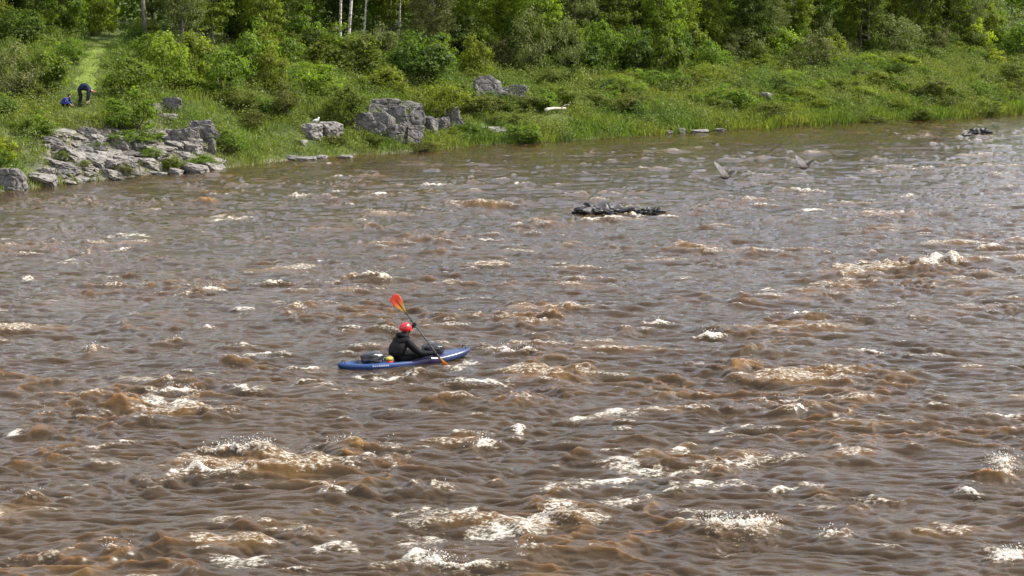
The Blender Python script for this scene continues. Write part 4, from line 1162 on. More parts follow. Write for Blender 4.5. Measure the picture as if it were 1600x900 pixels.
def face_features(bm, head, fwd, side, up, r, mi_skin, mi_dark):
    h, f, s, u = Vector(head), Vector(fwd).normalized(), Vector(side).normalized(), Vector(up).normalized()
    tube_bm(bm, [h + f * r * 0.92 + u * r * 0.15, h + f * r * 1.16 - u * r * 0.18, h + f * r * 0.92 - u * r * 0.30], [r * 0.10, r * 0.17, r * 0.10], 6)
    for q in (-1, 1):
        add_ball(bm, h + f * r * 0.90 + s * q * r * 0.36 + u * r * 0.10, r * 0.13, mi_dark, 8)
        add_ball(bm, h + s * q * r * 0.98 - f * r * 0.05, r * 0.22, mi_skin, 8, (1, 0.5, 1.3))
    add_ball(bm, h + f * r * 0.86 - u * r * 0.52, r * 0.22, mi_dark, 8, (0.35, 1.0, 0.22))
M_SKIN = simple_mat('skin', (0.42, 0.24, 0.17), 0.5, 0.35, 0.08, 30)
M_SUIT = simple_mat('black_jacket', (0.008, 0.0085, 0.010), 0.7, 0.12, 0.25, 22, bump=0.35)
M_DARKHAIR = simple_mat('dark_hair', (0.03, 0.02, 0.015), 0.7, 0.3, 0.3, 40)
M_NAVY = simple_mat('navy_cloth', (0.012, 0.018, 0.048), 0.8, 0.2, 0.25, 14, bump=0.4)
M_BLUE = simple_mat('blue_cloth', (0.030, 0.050, 0.300), 0.8, 0.2, 0.2, 14, bump=0.4)
M_TROUS = simple_mat('dark_trousers', (0.018, 0.018, 0.022), 0.85, 0.2, 0.25, 14, bump=0.4)
M_BLACKPL = simple_mat('black_plastic', (0.014, 0.014, 0.016), 0.35, 0.5, 0.2, 20)

def finish_body(bm, mats, parent, name='body'):
    me = bpy.data.meshes.new(name); bm.normal_update(); bm.to_mesh(me); bm.free()
    me.polygons.foreach_set('use_smooth', np.ones(len(me.polygons), dtype=bool))
    for m in mats: me.materials.append(m)
    return obj_from(name, me, parent)

KZ = -0.03
# ---- the kayak
kay = empty('kayak', (KC[0], KC[1], KZ), KTH)
tag(kay, 'blue sit-on-top kayak crossing the brown rapids under the helmeted paddler', 'kayak')
def kw(u): return 0.37 * (max(0.0, 1 - abs(u) ** 2.6)) ** 0.62        # half beam
def khull():
    bm = bmesh.new(); NS = 61; rings = []
    for i in range(NS):
        u = -1 + 2 * i / (NS - 1)
        uu_ = max(-0.9985, min(0.9985, u)); x = 1.76 * uu_
        w = max(kw(uu_), 0.02)
        keel = -0.13 + 0.16 * abs(u) ** 2.4 + (0.06 * u ** 3 if u > 0 else 0)
        sheer = 0.105 + 0.045 * u * u + (0.05 * u ** 2.2 if u > 0 else 0.02 * abs(u))
        pinch = sstep(0.93, 1.0, abs(u)); keel = keel * (1 - pinch) + (sheer - 0.06) * pinch
        crown = 0.035 * (1 - abs(u)) + 0.012
        well = float(sstep(-0.36, -0.28, u) * sstep(0.42, 0.34, u)) ; tank = 0.55 * float(sstep(-0.82, -0.76, u) * sstep(-0.40, -0.46, u))
        knee = 0.05 * math.exp(-((u - 0.22) / 0.12) ** 2)
        zc = sheer + crown - well * 0.15 - tank * 0.10
        ring = []
        prof = [(0, keel), (0.45, keel + 0.012), (0.80, keel + 0.05), (0.97, keel + 0.11 if keel + 0.11 < sheer - 0.02 else sheer - 0.03), (1.0, sheer - 0.02), (0.94, sheer + 0.022 + knee),
                (0.78, sheer + 0.03 + knee), (0.62, zc + 0.02 * well if well > 0.3 or tank > 0.2 else sheer + 0.03 + crown * 0.6), (0.32, zc), (0, zc)]
        pts = [(a * w, z) for a, z in prof]
        full = pts + [(-a, z) for a, z in reversed(pts[1:-1])]
        rings.append([bm.verts.new((x, a, z)) for a, z in full])
    for r0, r1 in zip(rings[:-1], rings[1:]):
        n = len(r0)
        for k in range(n): bm.faces.new((r0[k], r0[(k + 1) % n], r1[(k + 1) % n], r1[k]))
    bm.faces.new(rings[0]); bm.faces.new(rings[-1][::-1])
    bmesh.ops.recalc_face_normals(bm, faces=bm.faces)
    return bm
t = NT('kayak_plastic')
tc = t.n('ShaderNodeTexCoord'); mp = t.n('ShaderNodeMapping'); mp.inputs['Scale'].default_value = (1.1, 2.2, 3.0); mp.inputs['Rotation'].default_value = (0.4, 0.5, 0.2)
t.l(tc.outputs['Object'], mp.inputs['Vector'])
n1 = t.noise(mp.outputs[0], 1.5, 3, 0.6); n2 = t.noise(tc.outputs['Object'], 34, 3, 0.6)
sx = t.n('ShaderNodeSeparateXYZ'); t.l(tc.outputs['Object'], sx.inputs[0])
# moulded two-tone plastic: bright blue stern running into violet and navy towards the bow
c = t.mixc(t.rng(t.math('ADD', sx.outputs[0], t.math('MULTIPLY', t.math('SUBTRACT', n1, 0.5), 1.6)), -0.35, 0.25), (0.012, 0.046, 0.150), (0.022, 0.018, 0.065))
c = t.mixc(t.rng(t.math('ADD', sx.outputs[0], t.math('MULTIPLY', t.math('SUBTRACT', n1, 0.5), 1.4)), 0.55, 1.15), c, (0.034, 0.060, 0.140))
c = t.mixc(t.rng(n2, 0.66, 0.72, 0, 0.5), c, (0.25, 0.30, 0.42))
p = t.n('ShaderNodeBsdfPrincipled'); t.l(c, p.inputs['Base Color']); p.inputs['Roughness'].default_value = 0.28; p.inputs['Specular IOR Level'].default_value = 0.5
t.l(p.outputs[0], t.out.inputs['Surface'])
hull = bm_obj('hull', khull(), t.m, kay)
for xx, zz_, in ((1.60, 0.225), (-1.62, 0.185)):
    bm = bmesh.new()
    pts = [(xx, 0.09 * math.cos(a) , zz_ + 0.075 * math.sin(a)) for a in np.linspace(0.05, math.pi - 0.05, 9)]
    tube_bm(bm, pts, [0.013] * 9, 7)
    bm_obj('carry_handle', bm, M_BLACKPL, kay)
bm = bmesh.new()       # padded seat back
for dz, ww in ((0, .19), (0.05, .215), (0.10, .22), (0.16, .20), (0.20, .15)):
    pass
tube_bm(bm, [(-0.42, -0.20, 0.14), (-0.46, -0.10, 0.17), (-0.47, 0, 0.18), (-0.46, 0.10, 0.17), (-0.42, 0.20, 0.14)], [0.05, 0.07, 0.075, 0.07, 0.05], 10)
bm_obj('seat_back', bm, M_BLACKPL, kay)
bm = bmesh.new()       # pale moulded mark on the stern quarter
rm = random.Random(2)
for i in range(8):
    x0 = -1.02 + i * 0.052; u = x0 / 1.76
    yy = -kw(u) * 1.0 - 0.004; h_ = 0.028 if i not in (1, 2) else 0.02
    s_ = 0.105 + 0.045 * u * u + 0.02 * abs(u)
    a = [bm.verts.new((x0 + dx, yy + (0.0 if dz_ < 0 else 0.012), s_ - 0.022 + dz_)) for dx, dz_ in ((0, -h_ / 2), (0.032, -h_ / 2), (0.034, h_ / 2), (0.002, h_ / 2))]
    bm.faces.new(a)
r_ = bmesh.ops.extrude_face_region(bm, geom=bm.faces[:])
for v in [g for g in r_['geom'] if isinstance(g, bmesh.types.BMVert)]: v.co.y -= 0.006
bm_obj('hull_mark', bm, simple_mat('mark_white', (0.30, 0.33, 0.42), 0.5), kay, False)
bm = bmesh.new()       # deck cord over the stern well
for i in range(4):
    x0, x1 = -1.30 + i * 0.16, -1.14 + i * 0.16
    sgn = 1 if i % 2 else -1
    tube_bm(bm, [(x0, sgn * 0.24, 0.165), (0.5 * (x0 + x1), 0, 0.185), (x1, -sgn * 0.26, 0.165)], [0.006] * 3, 5)
bm_obj('deck_cord', bm, M_BLACKPL, kay)

def on_kayak(name, label, cat, loc, rz=0.0):
    v = Matrix.Rotation(KTH, 4, 'Z') @ Vector(loc)
    e_ = empty(name, (KC[0] + v.x, KC[1] + v.y, KZ + v.z), KTH + rz)
    tag(e_, label, cat); return e_
def lumpy(name, dims, mat, parent, seed, amp=0.10, pw=2.8, z0=0.0):
    bm = bmesh.new(); bmesh.ops.create_icosphere(bm, subdivisions=4, radius=1)
    for v in bm.verts:
        c = v.co.copy(); p_ = (abs(c.x) ** pw + abs(c.y) ** pw + abs(c.z) ** pw) ** (1 / pw); c /= p_
        k = 1 + amp * mnoise.fractal(c * 1.7 + Vector((seed, 0, 0)), 0.6, 2, 4) - amp * 0.6 * abs(mnoise.noise(c * 3.1 + Vector((0, seed, 0))))
        v.co = Vector((c.x * dims[0] * k, c.y * dims[1] * k, z0 + dims[2] + c.z * dims[2] * k))
    return bm_obj(name, bm, mat, parent)
M_BAG = simple_mat('black_drybag', (0.012, 0.013, 0.018), 0.30, 0.55, 0.3, 9, bump=0.5)
M_STRAP = simple_mat('grey_strap', (0.24, 0.25, 0.28), 0.6)
bag = on_kayak('dry_bag', 'black dry bag lashed on the stern deck behind the paddler', 'bag', (-0.86, 0.02, 0.075), 0.1)
lumpy('bag_body', (0.28, 0.22, 0.155), M_BAG, bag, 3)
for xx in (0.08, 0.15, 0.21):
    bm = bmesh.new()
    hh = 0.265 * math.sqrt(max(0.05, 1 - (xx / 0.30) ** 3))
    tube_bm(bm, [(xx + 0.03 * math.sin(5 * a), -0.215 * math.cos(a), 0.05 + hh * 1.0 * math.sin(a)) for a in np.linspace(0.0, math.pi, 13)], [0.010] * 13, 5)
    bm_obj('strap', bm, M_STRAP, bag)
bag2 = on_kayak('deck_bag', 'black rounded bag on the foredeck beyond the paddler\'s forearm', 'bag', (0.80, 0.10, 0.11), -0.1)
lumpy('bag_body', (0.27, 0.20, 0.155), M_BAG, bag2, 8)
bm = bmesh.new(); tube_bm(bm, [(-0.12, 0.02, 0.24), (-0.02, 0.0, 0.29), (0.10, -0.02, 0.23)], [0.012] * 3, 6); bm_obj('carry_strap', bm, M_STRAP, bag2)
bm = bmesh.new(); tube_bm(bm, [(-0.10, 0.05, 0.20), (-0.10, 0.05, 0.36), (-0.12, 0.05, 0.38), (-0.17, 0.05, 0.385)], [0.012, 0.011, 0.018, 0.022], 7)
bm_obj('clip_mount', bm, M_BLACKPL, bag2)
thr = on_kayak('throw_bag', 'small yellow and red throw bag tucked at the paddler\'s back', 'bag', (-0.53, -0.20, 0.10), 0.2)
lumpy('bag_base', (0.085, 0.075, 0.045), simple_mat('bag_red', (0.55, 0.045, 0.02), 0.7), thr, 5, 0.08)
lumpy('bag_top', (0.095, 0.08, 0.042), simple_mat('bag_yellow', (0.42, 0.36, 0.06), 0.7), thr, 6, 0.08, 2.8, 0.082)

# ---- the paddler
pad = on_kayak('person', 'paddler in black jacket and red helmet sitting in the blue kayak with raised paddle', 'person', (0, 0, 0))
LH, RH = Vector((0.35, 0.20, 0.90)), Vector((0.62, -0.42, 0.25))
pd_dir = (RH - LH).normalized()
LW = LH + Vector((-0.045, 0.035, -0.075)); RW = RH + Vector((-0.085, 0.02, 0.03))
J_ = [(-0.24, 0, 0.17), (-0.225, 0, 0.34), (-0.16, 0, 0.50), (-0.085, 0, 0.615), (-0.035, 0, 0.69), (-0.005, 0, 0.745), (0.03, 0, 0.845),
      (-0.045, -0.195, 0.565), (0.20, -0.36, 0.295), tuple(RW), (-0.045, 0.195, 0.585), (0.17, 0.37, 0.67), tuple(LW),
      (-0.16, -0.11, 0.15), (0.26, -0.19, 0.245), (0.64, -0.15, 0.115), (0.72, -0.15, 0.20),
      (-0.16, 0.11, 0.15), (0.26, 0.19, 0.245), (0.64, 0.15, 0.115), (0.72, 0.15, 0.20)]
E_ = [(0, 1), (1, 2), (2, 3), (3, 4), (4, 5), (5, 6), (3, 7), (7, 8), (8, 9), (3, 10), (10, 11), (11, 12), (0, 13), (13, 14), (14, 15), (15, 16), (0, 17), (17, 18), (18, 19), (19, 20)]
RD = [(0.19, 0.16), (0.20, 0.17), (0.215, 0.175), (0.20, 0.155), (0.085, 0.075), (0.082, 0.082), (0.098, 0.092),
      0.102, 0.082, 0.056, 0.102, 0.082, 0.056, 0.115, 0.082, 0.055, 0.048, 0.105, 0.082, 0.055, 0.048]
bmesh_me = skin_body(J_, E_, RD)
bm = bmesh.new(); bm.from_mesh(bmesh_me)
for f in bm.faces:
    c_ = f.calc_center_median(); f.material_index = 1 if (c_.z > 0.715 and abs(c_.y) < 0.13 and c_.x < 0.16) else 0
    if f.material_index == 1 and c_.x < 0.0: f.material_index = 2
fingers(bm, RW, RH - RW, pd_dir, Vector((0.2, 0.3, -0.9)), mat=0)
fingers(bm, LW, LH - LW, -pd_dir, Vector((0.4, -0.7, 0.2)), mat=0)
face_features(bm, (0.035, 0, 0.815), (1, 0, -0.12), (0, 1, 0), (0.1, 0, 1), 0.095, 1, 2)
finish_body(bm, [M_SUIT, M_SKIN, M_DARKHAIR], pad)
bm = bmesh.new()       # stand-up collar / hood rolled at the neck
cp_ = [(-0.055 + 0.115 * math.cos(a), 0.115 * math.sin(a), 0.665 + 0.055 * (0.5 - 0.5 * math.cos(a))) for a in np.linspace(0, 2 * math.pi, 17)]
tube_bm(bm, cp_, [0.036 + 0.022 * (0.5 - 0.5 * math.cos(a)) for a in np.linspace(0, 2 * math.pi, 17)], 9)
bm_obj('collar', bm, M_SUIT, pad)
bm = bmesh.new()       # buoyancy vest panel
vr = []
for z_, cx_, rx_, ry_ in ((0.26, -0.225, 0.165, 0.195), (0.36, -0.215, 0.182, 0.215), (0.48, -0.165, 0.190, 0.222), (0.56, -0.115, 0.175, 0.205), (0.625, -0.085, 0.13, 0.15)):
    vr.append([bm.verts.new((cx_ + rx_ * 1.14 * math.cos(a), ry_ * 1.12 * math.sin(a), z_)) for a in np.linspace(0, 2 * math.pi, 25)[:-1]])
for a_, b_ in zip(vr[:-1], vr[1:]):
    for k in range(24): bm.faces.new((a_[k], a_[(k + 1) % 24], b_[(k + 1) % 24], b_[k]))
bm.faces.new(vr[0][::-1]); bm.faces.new(vr[-1])
bm_obj('vest', bm, simple_mat('black_vest', (0.006, 0.0062, 0.007), 0.75, 0.3, 0.3, 18, bump=0.5), pad)
M_HELM = simple_mat('red_helmet', (0.52, 0.012, 0.018), 0.22, 0.6, 0.12, 8)
bm = bmesh.new()
bmesh.ops.create_uvsphere(bm, u_segments=36, v_segments=22, radius=1)
for v in bm.verts:
    c_ = v.co.copy(); az_ = math.atan2(c_.y, c_.x)
    rg = 1 + 0.035 * (0.5 + 0.5 * math.cos(6 * c_.y * 2.2)) * max(0, c_.z)
    v.co = Vector((c_.x * 0.158 * rg, c_.y * 0.130 * rg, max(c_.z, -0.28 - 0.15 * (c_.x < 0)) * 0.135 * rg))
hel = bm_obj('helmet', bm, M_HELM, pad); hel.location = (0.012, 0, 0.865); hel.rotation_euler = (0, R(6), 0)
bm = bmesh.new(); tube_bm(bm, [(0.165 * math.cos(a) if abs(a) < 1.2 else 0.158 * math.cos(a), 0.136 * math.sin(a), -0.035) for a in np.linspace(-1.3, 1.3, 13)], [0.012] * 13, 6)
bm_obj('brim', bm, M_HELM, hel)
for q in (-1, 1):
    for xx in (-0.05, 0.03):
        bm = bmesh.new(); add_ball(bm, (xx, q * 0.118, 0.045), 0.022, 0, 10, (1.5, 0.45, 0.6)); bm_obj('vent', bm, M_BLACKPL, hel)
bm = bmesh.new()
for q in (-1, 1): tube_bm(bm, [(0.0, q * 0.120, -0.03), (0.03, q * 0.10, -0.09), (0.075, q * 0.03, -0.145), (0.08, 0, -0.15)], [0.010] * 4, 6)
bm_obj('chin_strap', bm, simple_mat('strap_red', (0.35, 0.015, 0.02), 0.6), hel)

# ---- the paddle
pdl = on_kayak('paddle', 'double paddle with orange-red blades and black shaft held diagonally by the paddler', 'paddle', (0, 0, 0))
TU, TLw = LH - pd_dir * 0.90, RH + pd_dir * 0.62
bm = bmesh.new(); tube_bm(bm, [TU + pd_dir * 0.50, LH, (LH + RH) / 2, RH, TLw - pd_dir * 0.45], [0.0155] * 5, 10); bm_obj('shaft', bm, M_BLACKPL, pdl)
t = NT('paddle_blade')
tc = t.n('ShaderNodeTexCoord'); at_ = t.n('ShaderNodeAttribute'); at_.attribute_name = 'along'
cr = t.n('ShaderNodeValToRGB'); t.l(at_.outputs['Fac'], cr.inputs[0])
els = cr.color_ramp.elements
els[0].position = 0.0; els[0].color = (0.85, 0.62, 0.06, 1); els[1].position = 1.0; els[1].color = (0.80, 0.045, 0.012, 1)
e1 = els.new(0.28); e1.color = (0.90, 0.52, 0.05, 1); e2 = els.new(0.50); e2.color = (0.90, 0.26, 0.025, 1); e3 = els.new(0.70); e3.color = (0.85, 0.07, 0.014, 1)
p = t.n('ShaderNodeBsdfPrincipled'); t.l(cr.outputs[0], p.inputs['Base Color']); p.inputs['Roughness'].default_value = 0.35
tr = t.n('ShaderNodeBsdfTranslucent'); t.l(cr.outputs[0], tr.inputs['Color'])
m_ = t.n('ShaderNodeMixShader'); m_.inputs[0].default_value = 0.25; t.l(p.outputs[0], m_.inputs[1]); t.l(tr.outputs[0], m_.inputs[2]); t.l(m_.outputs[0], t.out.inputs['Surface'])
M_BLADE = t.m
def blade(tip, inward, wdir, L=0.56, W=0.125):
    bm = bmesh.new(); e = Vector(inward).normalized(); w = Vector(wdir); w = (w - e * w.dot(e)).normalized(); n = e.cross(w)
    N = 22; rows = []; al = []
    for i in range(N):
        u = i / (N - 1)                                # 0 throat .. 1 tip
        half = W * (math.sin(min(1.0, u * 1.22) * math.pi / 2) ** 1.3) * (1 if u < 0.80 else math.sqrt(max(0.0, 1 - ((u - 0.80) / 0.20) ** 2.4))) + 0.012 * (1 - u)
        c_ = Vector(tip) + e * L * (1 - u)
        row = []
        for j in range(9):
            q = j / 4 - 1
            pt = c_ + w * half * q + n * (0.035 * (1 - q * q) * math.sin(u * math.pi) * 0.6 - 0.02 * u * u)
            row.append(pt)
        rows.append(row); al.append(u)
    vs, at2 = [], []
    for sgn in (0.005, -0.005):
        for i in range(N):
            for j in range(9):
                vs.append(rows[i][j] + n * sgn * (1 - 0.8 * abs(j / 4 - 1))); at2.append(al[i])
    fs = []
    for sd in range(2):
        b0 = sd * N * 9
        for i in range(N - 1):
            for j in range(8):
                q = (b0 + i * 9 + j, b0 + i * 9 + j + 1, b0 + (i + 1) * 9 + j + 1, b0 + (i + 1) * 9 + j)
                fs.append(q if sd == 0 else q[::-1])
    o_ = N * 9
    for i in range(N - 1):
        for j in (0, 8):
            q = (i * 9 + j, (i + 1) * 9 + j, o_ + (i + 1) * 9 + j, o_ + i * 9 + j); fs.append(q if j == 0 else q[::-1])
    bm.free()
    me = np_mesh('blade', [tuple(v) for v in vs], fs, M_BLADE, True, {'along': at2})
    b_ = obj_from('blade', me, pdl)
    rb = bmesh.new(); tube_bm(rb, [Vector(tip) + e * L * (1 - u) + n * (0.035 * math.sin(u * math.pi) * 0.6 - 0.02 * u * u) for u in (0.0, 0.25, 0.5, 0.70, 0.84)], [0.0165, 0.016, 0.014, 0.011, 0.005], 8)
    bm_obj('rib', rb, simple_mat('blade_rib', (0.05, 0.012, 0.006), 0.4), b_)
vcam = Vector((-0.5, -0.83, 0.2))
wd = pd_dir.cross(vcam)
blade(TU, pd_dir, wd)
blade(TLw, -pd_dir, Quaternion(pd_dir, R(58)) @ wd)
for P_ in (LH - pd_dir * 0.12, RH + pd_dir * 0.10):
    bm = bmesh.new(); tube_bm(bm, [P_ - pd_dir * 0.008, P_, P_ + pd_dir * 0.008], [0.02, 0.038, 0.02], 12); bm_obj('drip_ring', bm, M_BLACKPL, pdl)

# ---- the man bending over on the left bank
gx, gy, gz = ground_px(133, 166)
man = empty('person', (gx, gy, gz), 0.12)
tag(man, 'person in navy top bending over in the grass, head down, arms reaching to the ground', 'person')
def mpath(z_): return z_
Jm = [(-0.27, 0, 0.86), (-0.12, 0, 0.97), (0.08, 0, 0.97), (0.24, 0, 0.85), (0.33, 0, 0.77), (0.38, 0, 0.72), (0.46, 0, 0.64),
      (0.20, -0.19, 0.80), (0.16, -0.22, 0.50), (0.10, -0.16, 0.22), (0.20, 0.19, 0.80), (0.20, 0.22, 0.50), (0.16, 0.14, 0.22),
      (-0.27, -0.10, 0.82), (-0.22, -0.12, 0.44), (-0.30, -0.12, 0.08), (-0.14, -0.13, 0.04), (-0.27, 0.10, 0.82), (-0.18, 0.13, 0.44), (-0.26, 0.13, 0.08), (-0.10, 0.14, 0.04)]
Rm = [(0.18, 0.20), (0.20, 0.22), (0.21, 0.24), (0.17, 0.20), 0.07, 0.075, 0.098, 0.085, 0.06, 0.042, 0.085, 0.06, 0.042, 0.10, 0.075, 0.052, 0.045, 0.10, 0.075, 0.052, 0.045]
bm = bmesh.new(); bm.from_mesh(skin_body(Jm, E_, Rm))
for f in bm.faces:
    c_ = f.calc_center_median()
    f.material_index = 1 if (c_.x > 0.335 and c_.z < 0.84) else (2 if c_.z < 0.80 and c_.x < 0.0 else 0)
fingers(bm, (0.10, -0.16, 0.20), (0.1, 0, -1), (0, 1, 0), (1, 0, 0), mat=1)
fingers(bm, (0.16, 0.14, 0.20), (0.1, 0, -1), (0, 1, 0), (1, 0, 0), mat=1)
face_features(bm, (0.45, 0, 0.65), (0.45, 0, -0.9), (0, 1, 0), (0.8, 0, 0.5), 0.098, 1, 3)
finish_body(bm, [M_NAVY, M_SKIN, M_TROUS, M_DARKHAIR], man)
bm = bmesh.new(); add_ball(bm, (0.455, 0, 0.665), 0.108, 0, 14, (1.0, 0.98, 1.0))
for v in bm.verts:
    d_ = (v.co - Vector((0.45, 0, 0.65))).dot(Vector((0.45, 0, -0.9)))
    if d_ > 0.02: v.co -= Vector((0.45, 0, -0.9)).normalized() * (d_ - 0.02) * 1.3
bm_obj('hair', bm, simple_mat('red_hair', (0.20, 0.075, 0.030), 0.6, 0.3, 0.3, 40), man)
# ---- the smaller figure crouching beside him
gx, gy, gz = ground_px(104, 168)
kid = empty('person', (gx, gy, gz), -0.1)
tag(kid, 'dark-haired person in bright blue top crouching low in the grass beside the bending one', 'person')
Jk = [(-0.20, 0, 0.16), (-0.15, 0, 0.27), (-0.04, 0, 0.37), (0.07, 0, 0.44), (0.12, 0, 0.49), (0.15, 0, 0.52), (0.20, 0, 0.585),
      (0.05, -0.15, 0.41), (0.17, -0.20, 0.24), (0.31, -0.12, 0.12), (0.05, 0.15, 0.41), (0.17, 0.20, 0.24), (0.31, 0.12, 0.12),
      (-0.18, -0.09, 0.14), (0.13, -0.14, 0.20), (-0.10, -0.13, 0.05), (0.02, -0.13, 0.035), (-0.18, 0.09, 0.14), (0.13, 0.14, 0.20), (-0.10, 0.13, 0.05), (0.02, 0.13, 0.035)]
Rk = [(0.125, 0.13), (0.13, 0.14), (0.135, 0.15), (0.11, 0.13), 0.052, 0.055, 0.085, 0.066, 0.045, 0.032, 0.066, 0.045, 0.032, 0.078, 0.058, 0.04, 0.036, 0.078, 0.058, 0.04, 0.036]
bm = bmesh.new(); bm.from_mesh(skin_body(Jk, E_, Rk))
for f in bm.faces:
    c_ = f.calc_center_median()
    f.material_index = 1 if (c_.z > 0.49 or (c_.x > 0.27 and c_.z < 0.2)) else (2 if c_.z < 0.19 else 0)
fingers(bm, (0.31, -0.12, 0.12), (0.6, 0, -0.8), (0, 1, 0), (0.8, 0, 0.6), sc=0.8, mat=1)
fingers(bm, (0.31, 0.12, 0.12), (0.6, 0, -0.8), (0, 1, 0), (0.8, 0, 0.6), sc=0.8, mat=1)
face_features(bm, (0.205, 0, 0.585), (0.9, 0, -0.4), (0, 1, 0), (0.4, 0, 0.9), 0.085, 1, 3)
finish_body(bm, [M_BLUE, M_SKIN, M_TROUS, M_DARKHAIR], kid)
bm = bmesh.new(); add_ball(bm, (0.185, 0, 0.605), 0.098, 0, 14)
for v in bm.verts:
    d_ = (v.co - Vector((0.20, 0, 0.585))).dot(Vector((0.92, 0, -0.4)))
    if d_ > 0.01: v.co -= Vector((0.92, 0, -0.4)) * (d_ - 0.01) * 1.3
bm_obj('hair', bm, M_DARKHAIR, kid)

# ------------------------------------------------------------------ gulls
M_GBODY = simple_mat('gull_grey_brown', (0.08, 0.07, 0.06), 0.8, 0.2, 0.3, 16)
M_GWING = simple_mat('gull_wing', (0.84, 0.76, 0.70), 0.8, 0.2, 0.25, 9)
M_GDARK = simple_mat('gull_wing_dark', (0.035, 0.03, 0.026), 0.8, 0.2, 0.25, 9)
M_GWHITE = simple_mat('gull_white', (0.80, 0.79, 0.77), 0.7, 0.2, 0.06, 10)
M_BILL = simple_mat('gull_bill', (0.55, 0.38, 0.06), 0.5)
def wing_bm(root, mid, tip, chord, back):
    """an arched wing with separate primary tips along its trailing edge"""
    bm = bmesh.new(); r_, m_, t_2, bk = Vector(root), Vector(mid), Vector(tip), Vector(back).normalized()
    N = 19; top = []; sp = (t_2 - r_).normalized(); nn = sp.cross(bk).normalized()
    for i in range(N):
        u = i / (N - 1)
        c_ = r_ * (1 - u) ** 2 + m_ * 2 * u * (1 - u) + t_2 * u * u
        ch = chord * (0.95 + 0.12 * math.sin(u * 5)) * (1 - u ** 2.6) ** 0.8 + 0.008
        if u > 0.55: ch *= 1 - 0.16 * (i % 2)
        row = []
        for j in range(6):
            q = j / 5
            row.append(c_ - bk * ch * 0.25 + bk * ch * q + nn * (0.10 * chord * math.sin(min(1, q * 1.7) * math.pi * 0.62)))
        top.append(row)
    for sgn in (1, -1):
        g_ = [[bm.verts.new(p_ + nn * 0.004 * sgn) for p_ in row] for row in top]
        for i in range(N - 1):
            for j in range(5):
                q = (g_[i][j], g_[i][j + 1], g_[i + 1][j + 1], g_[i + 1][j]); bm.faces.new(q if sgn > 0 else q[::-1])
    return bm
def flying_gull(px, py, dist, label, sc, lw, rw):
    p_ = at_dist(px, py, dist)
    g_ = empty('gull', tuple(p_)); g_.scale = (sc, sc, sc)
    tag(g_, label, 'gull', None)
    hd = Vector((0.80, 0.60, 0.0)).normalized()
    bm = bmesh.new()
    pts = [hd * u + Vector((0, 0, z_)) for u, z_ in ((-0.34, 0.02), (-0.22, 0.0), (-0.08, -0.015), (0.06, -0.01), (0.16, 0.01), (0.22, 0.03), (0.27, 0.035), (0.30, 0.03))]
    tube_bm(bm, pts, [0.02, 0.06, 0.10, 0.105, 0.08, 0.06, 0.06, 0.025], 10)
    body = bm_obj('body', bm, M_GBODY, g_)
    bm = bmesh.new(); tube_bm(bm, [hd * 0.29 + Vector((0, 0, 0.03)), hd * 0.345 + Vector((0, 0, 0.022))], [0.014, 0.004], 6); bm_obj('bill', bm, M_BILL, body)
    bm = bmesh.new(); s_ = Vector((hd.y, -hd.x, 0))
    a = [-hd * 0.26 + s_ * 0.03, -hd * 0.47 + s_ * 0.10, -hd * 0.49, -hd * 0.47 - s_ * 0.10, -hd * 0.26 - s_ * 0.03]
    up_ = [bm.verts.new(v + Vector((0, 0, 0.028))) for v in a]; dn_ = [bm.verts.new(v + Vector((0, 0, 0.016))) for v in a]
    bm.faces.new(up_); bm.faces.new(dn_[::-1])
    for k in range(5): bm.faces.new((up_[k], dn_[k], dn_[(k + 1) % 5], up_[(k + 1) % 5]))
    bm_obj('tail', bm, M_GDARK, body)
    L = Vector(lw); bm_obj('wing', wing_bm(Vector((-0.05, 0.03, 0.03)), L * 0.5 + Vector((-0.12, 0, 0.10)), L, 0.19, (0.75, -0.45, 0.45)), M_GWING, g_)
    Rw_ = Vector(rw); bm_obj('wing', wing_bm(Vector((0.05, -0.03, 0.03)), Rw_ * 0.5 + Vector((0.0, 0, 0.12)), Rw_, 0.17, (0.25, -0.35, -0.75)), M_GDARK, g_)
    return g_
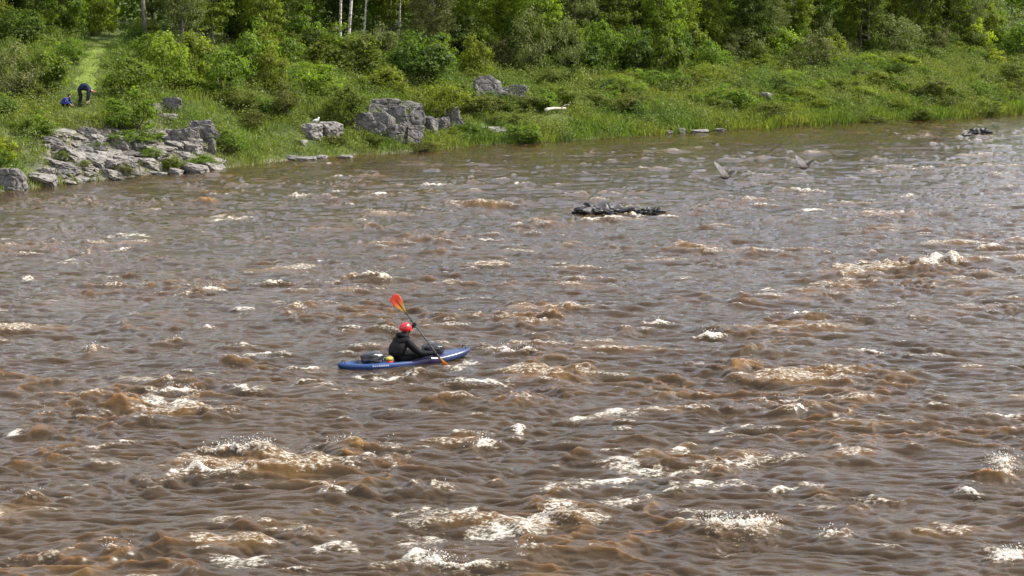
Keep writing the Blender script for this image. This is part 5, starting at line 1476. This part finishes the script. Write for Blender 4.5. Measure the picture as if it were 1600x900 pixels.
flying_gull(1134, 276, 72, 'gull flying low over the rapids with raised wing, nearer the mid-river rock', 1.0, (-0.46, 0.10, 0.58), (0.40, 0.22, 0.20))
flying_gull(1257, 261, 74, 'gull flying low over the rapids, farther from the mid-river rock', 0.95, (-0.40, 0.10, 0.50), (0.44, 0.20, 0.26))
# perched gull
gr = [o_ for o_ in bpy.data.objects if 'white gull perches' in str(o_.get('label', ''))][0]
bpy.context.view_layer.update()
inv_ = gr.matrix_world.inverted()
best = None
for px in (494, 496, 498, 500, 503, 506):
    q_ = at_dist(px, 190, gr.location.y)
    org = inv_ @ Vector((q_[0], gr.location.y, gr.location.z + 5)); dr_ = (inv_.to_3x3() @ Vector((0, 0, -1))).normalized()
    ok_, loc_, nrm_, _ = gr.ray_cast(org, dr_)
    if ok_:
        best = gr.matrix_world @ loc_; break
if best is None: best = gr.location
g_ = empty('gull', best); tag(g_, 'white gull standing on a pale rounded rock left of the cliff', 'gull')
bm = bmesh.new()
tube_bm(bm, [(-0.24, 0, 0.13), (-0.12, 0, 0.17), (0.02, 0, 0.20), (0.10, 0, 0.25), (0.13, 0, 0.31), (0.145, 0, 0.355), (0.155, 0, 0.385)], [0.02, 0.075, 0.095, 0.075, 0.05, 0.052, 0.025], 10)
gb = bm_obj('body', bm, M_GWHITE, g_)
bm = bmesh.new(); tube_bm(bm, [(0.17, 0, 0.355), (0.215, 0, 0.345)], [0.014, 0.004], 6); bm_obj('bill', bm, M_BILL, gb)
for q in (-1, 1):
    bm = bmesh.new(); tube_bm(bm, [(0.03, q * 0.035, 0.14), (0.03, q * 0.035, 0.0), (0.07, q * 0.035, 0.005)], [0.010, 0.008, 0.007], 6); bm_obj('leg', bm, M_BILL, g_)
    bm = bmesh.new(); tube_bm(bm, [(0.06, q * 0.075, 0.22), (-0.06, q * 0.085, 0.19), (-0.27, q * 0.03, 0.135)], [0.03, 0.04, 0.008], 8); bm_obj('wing', bm, simple_mat('gull_mantle', (0.42, 0.44, 0.47), 0.7), g_)
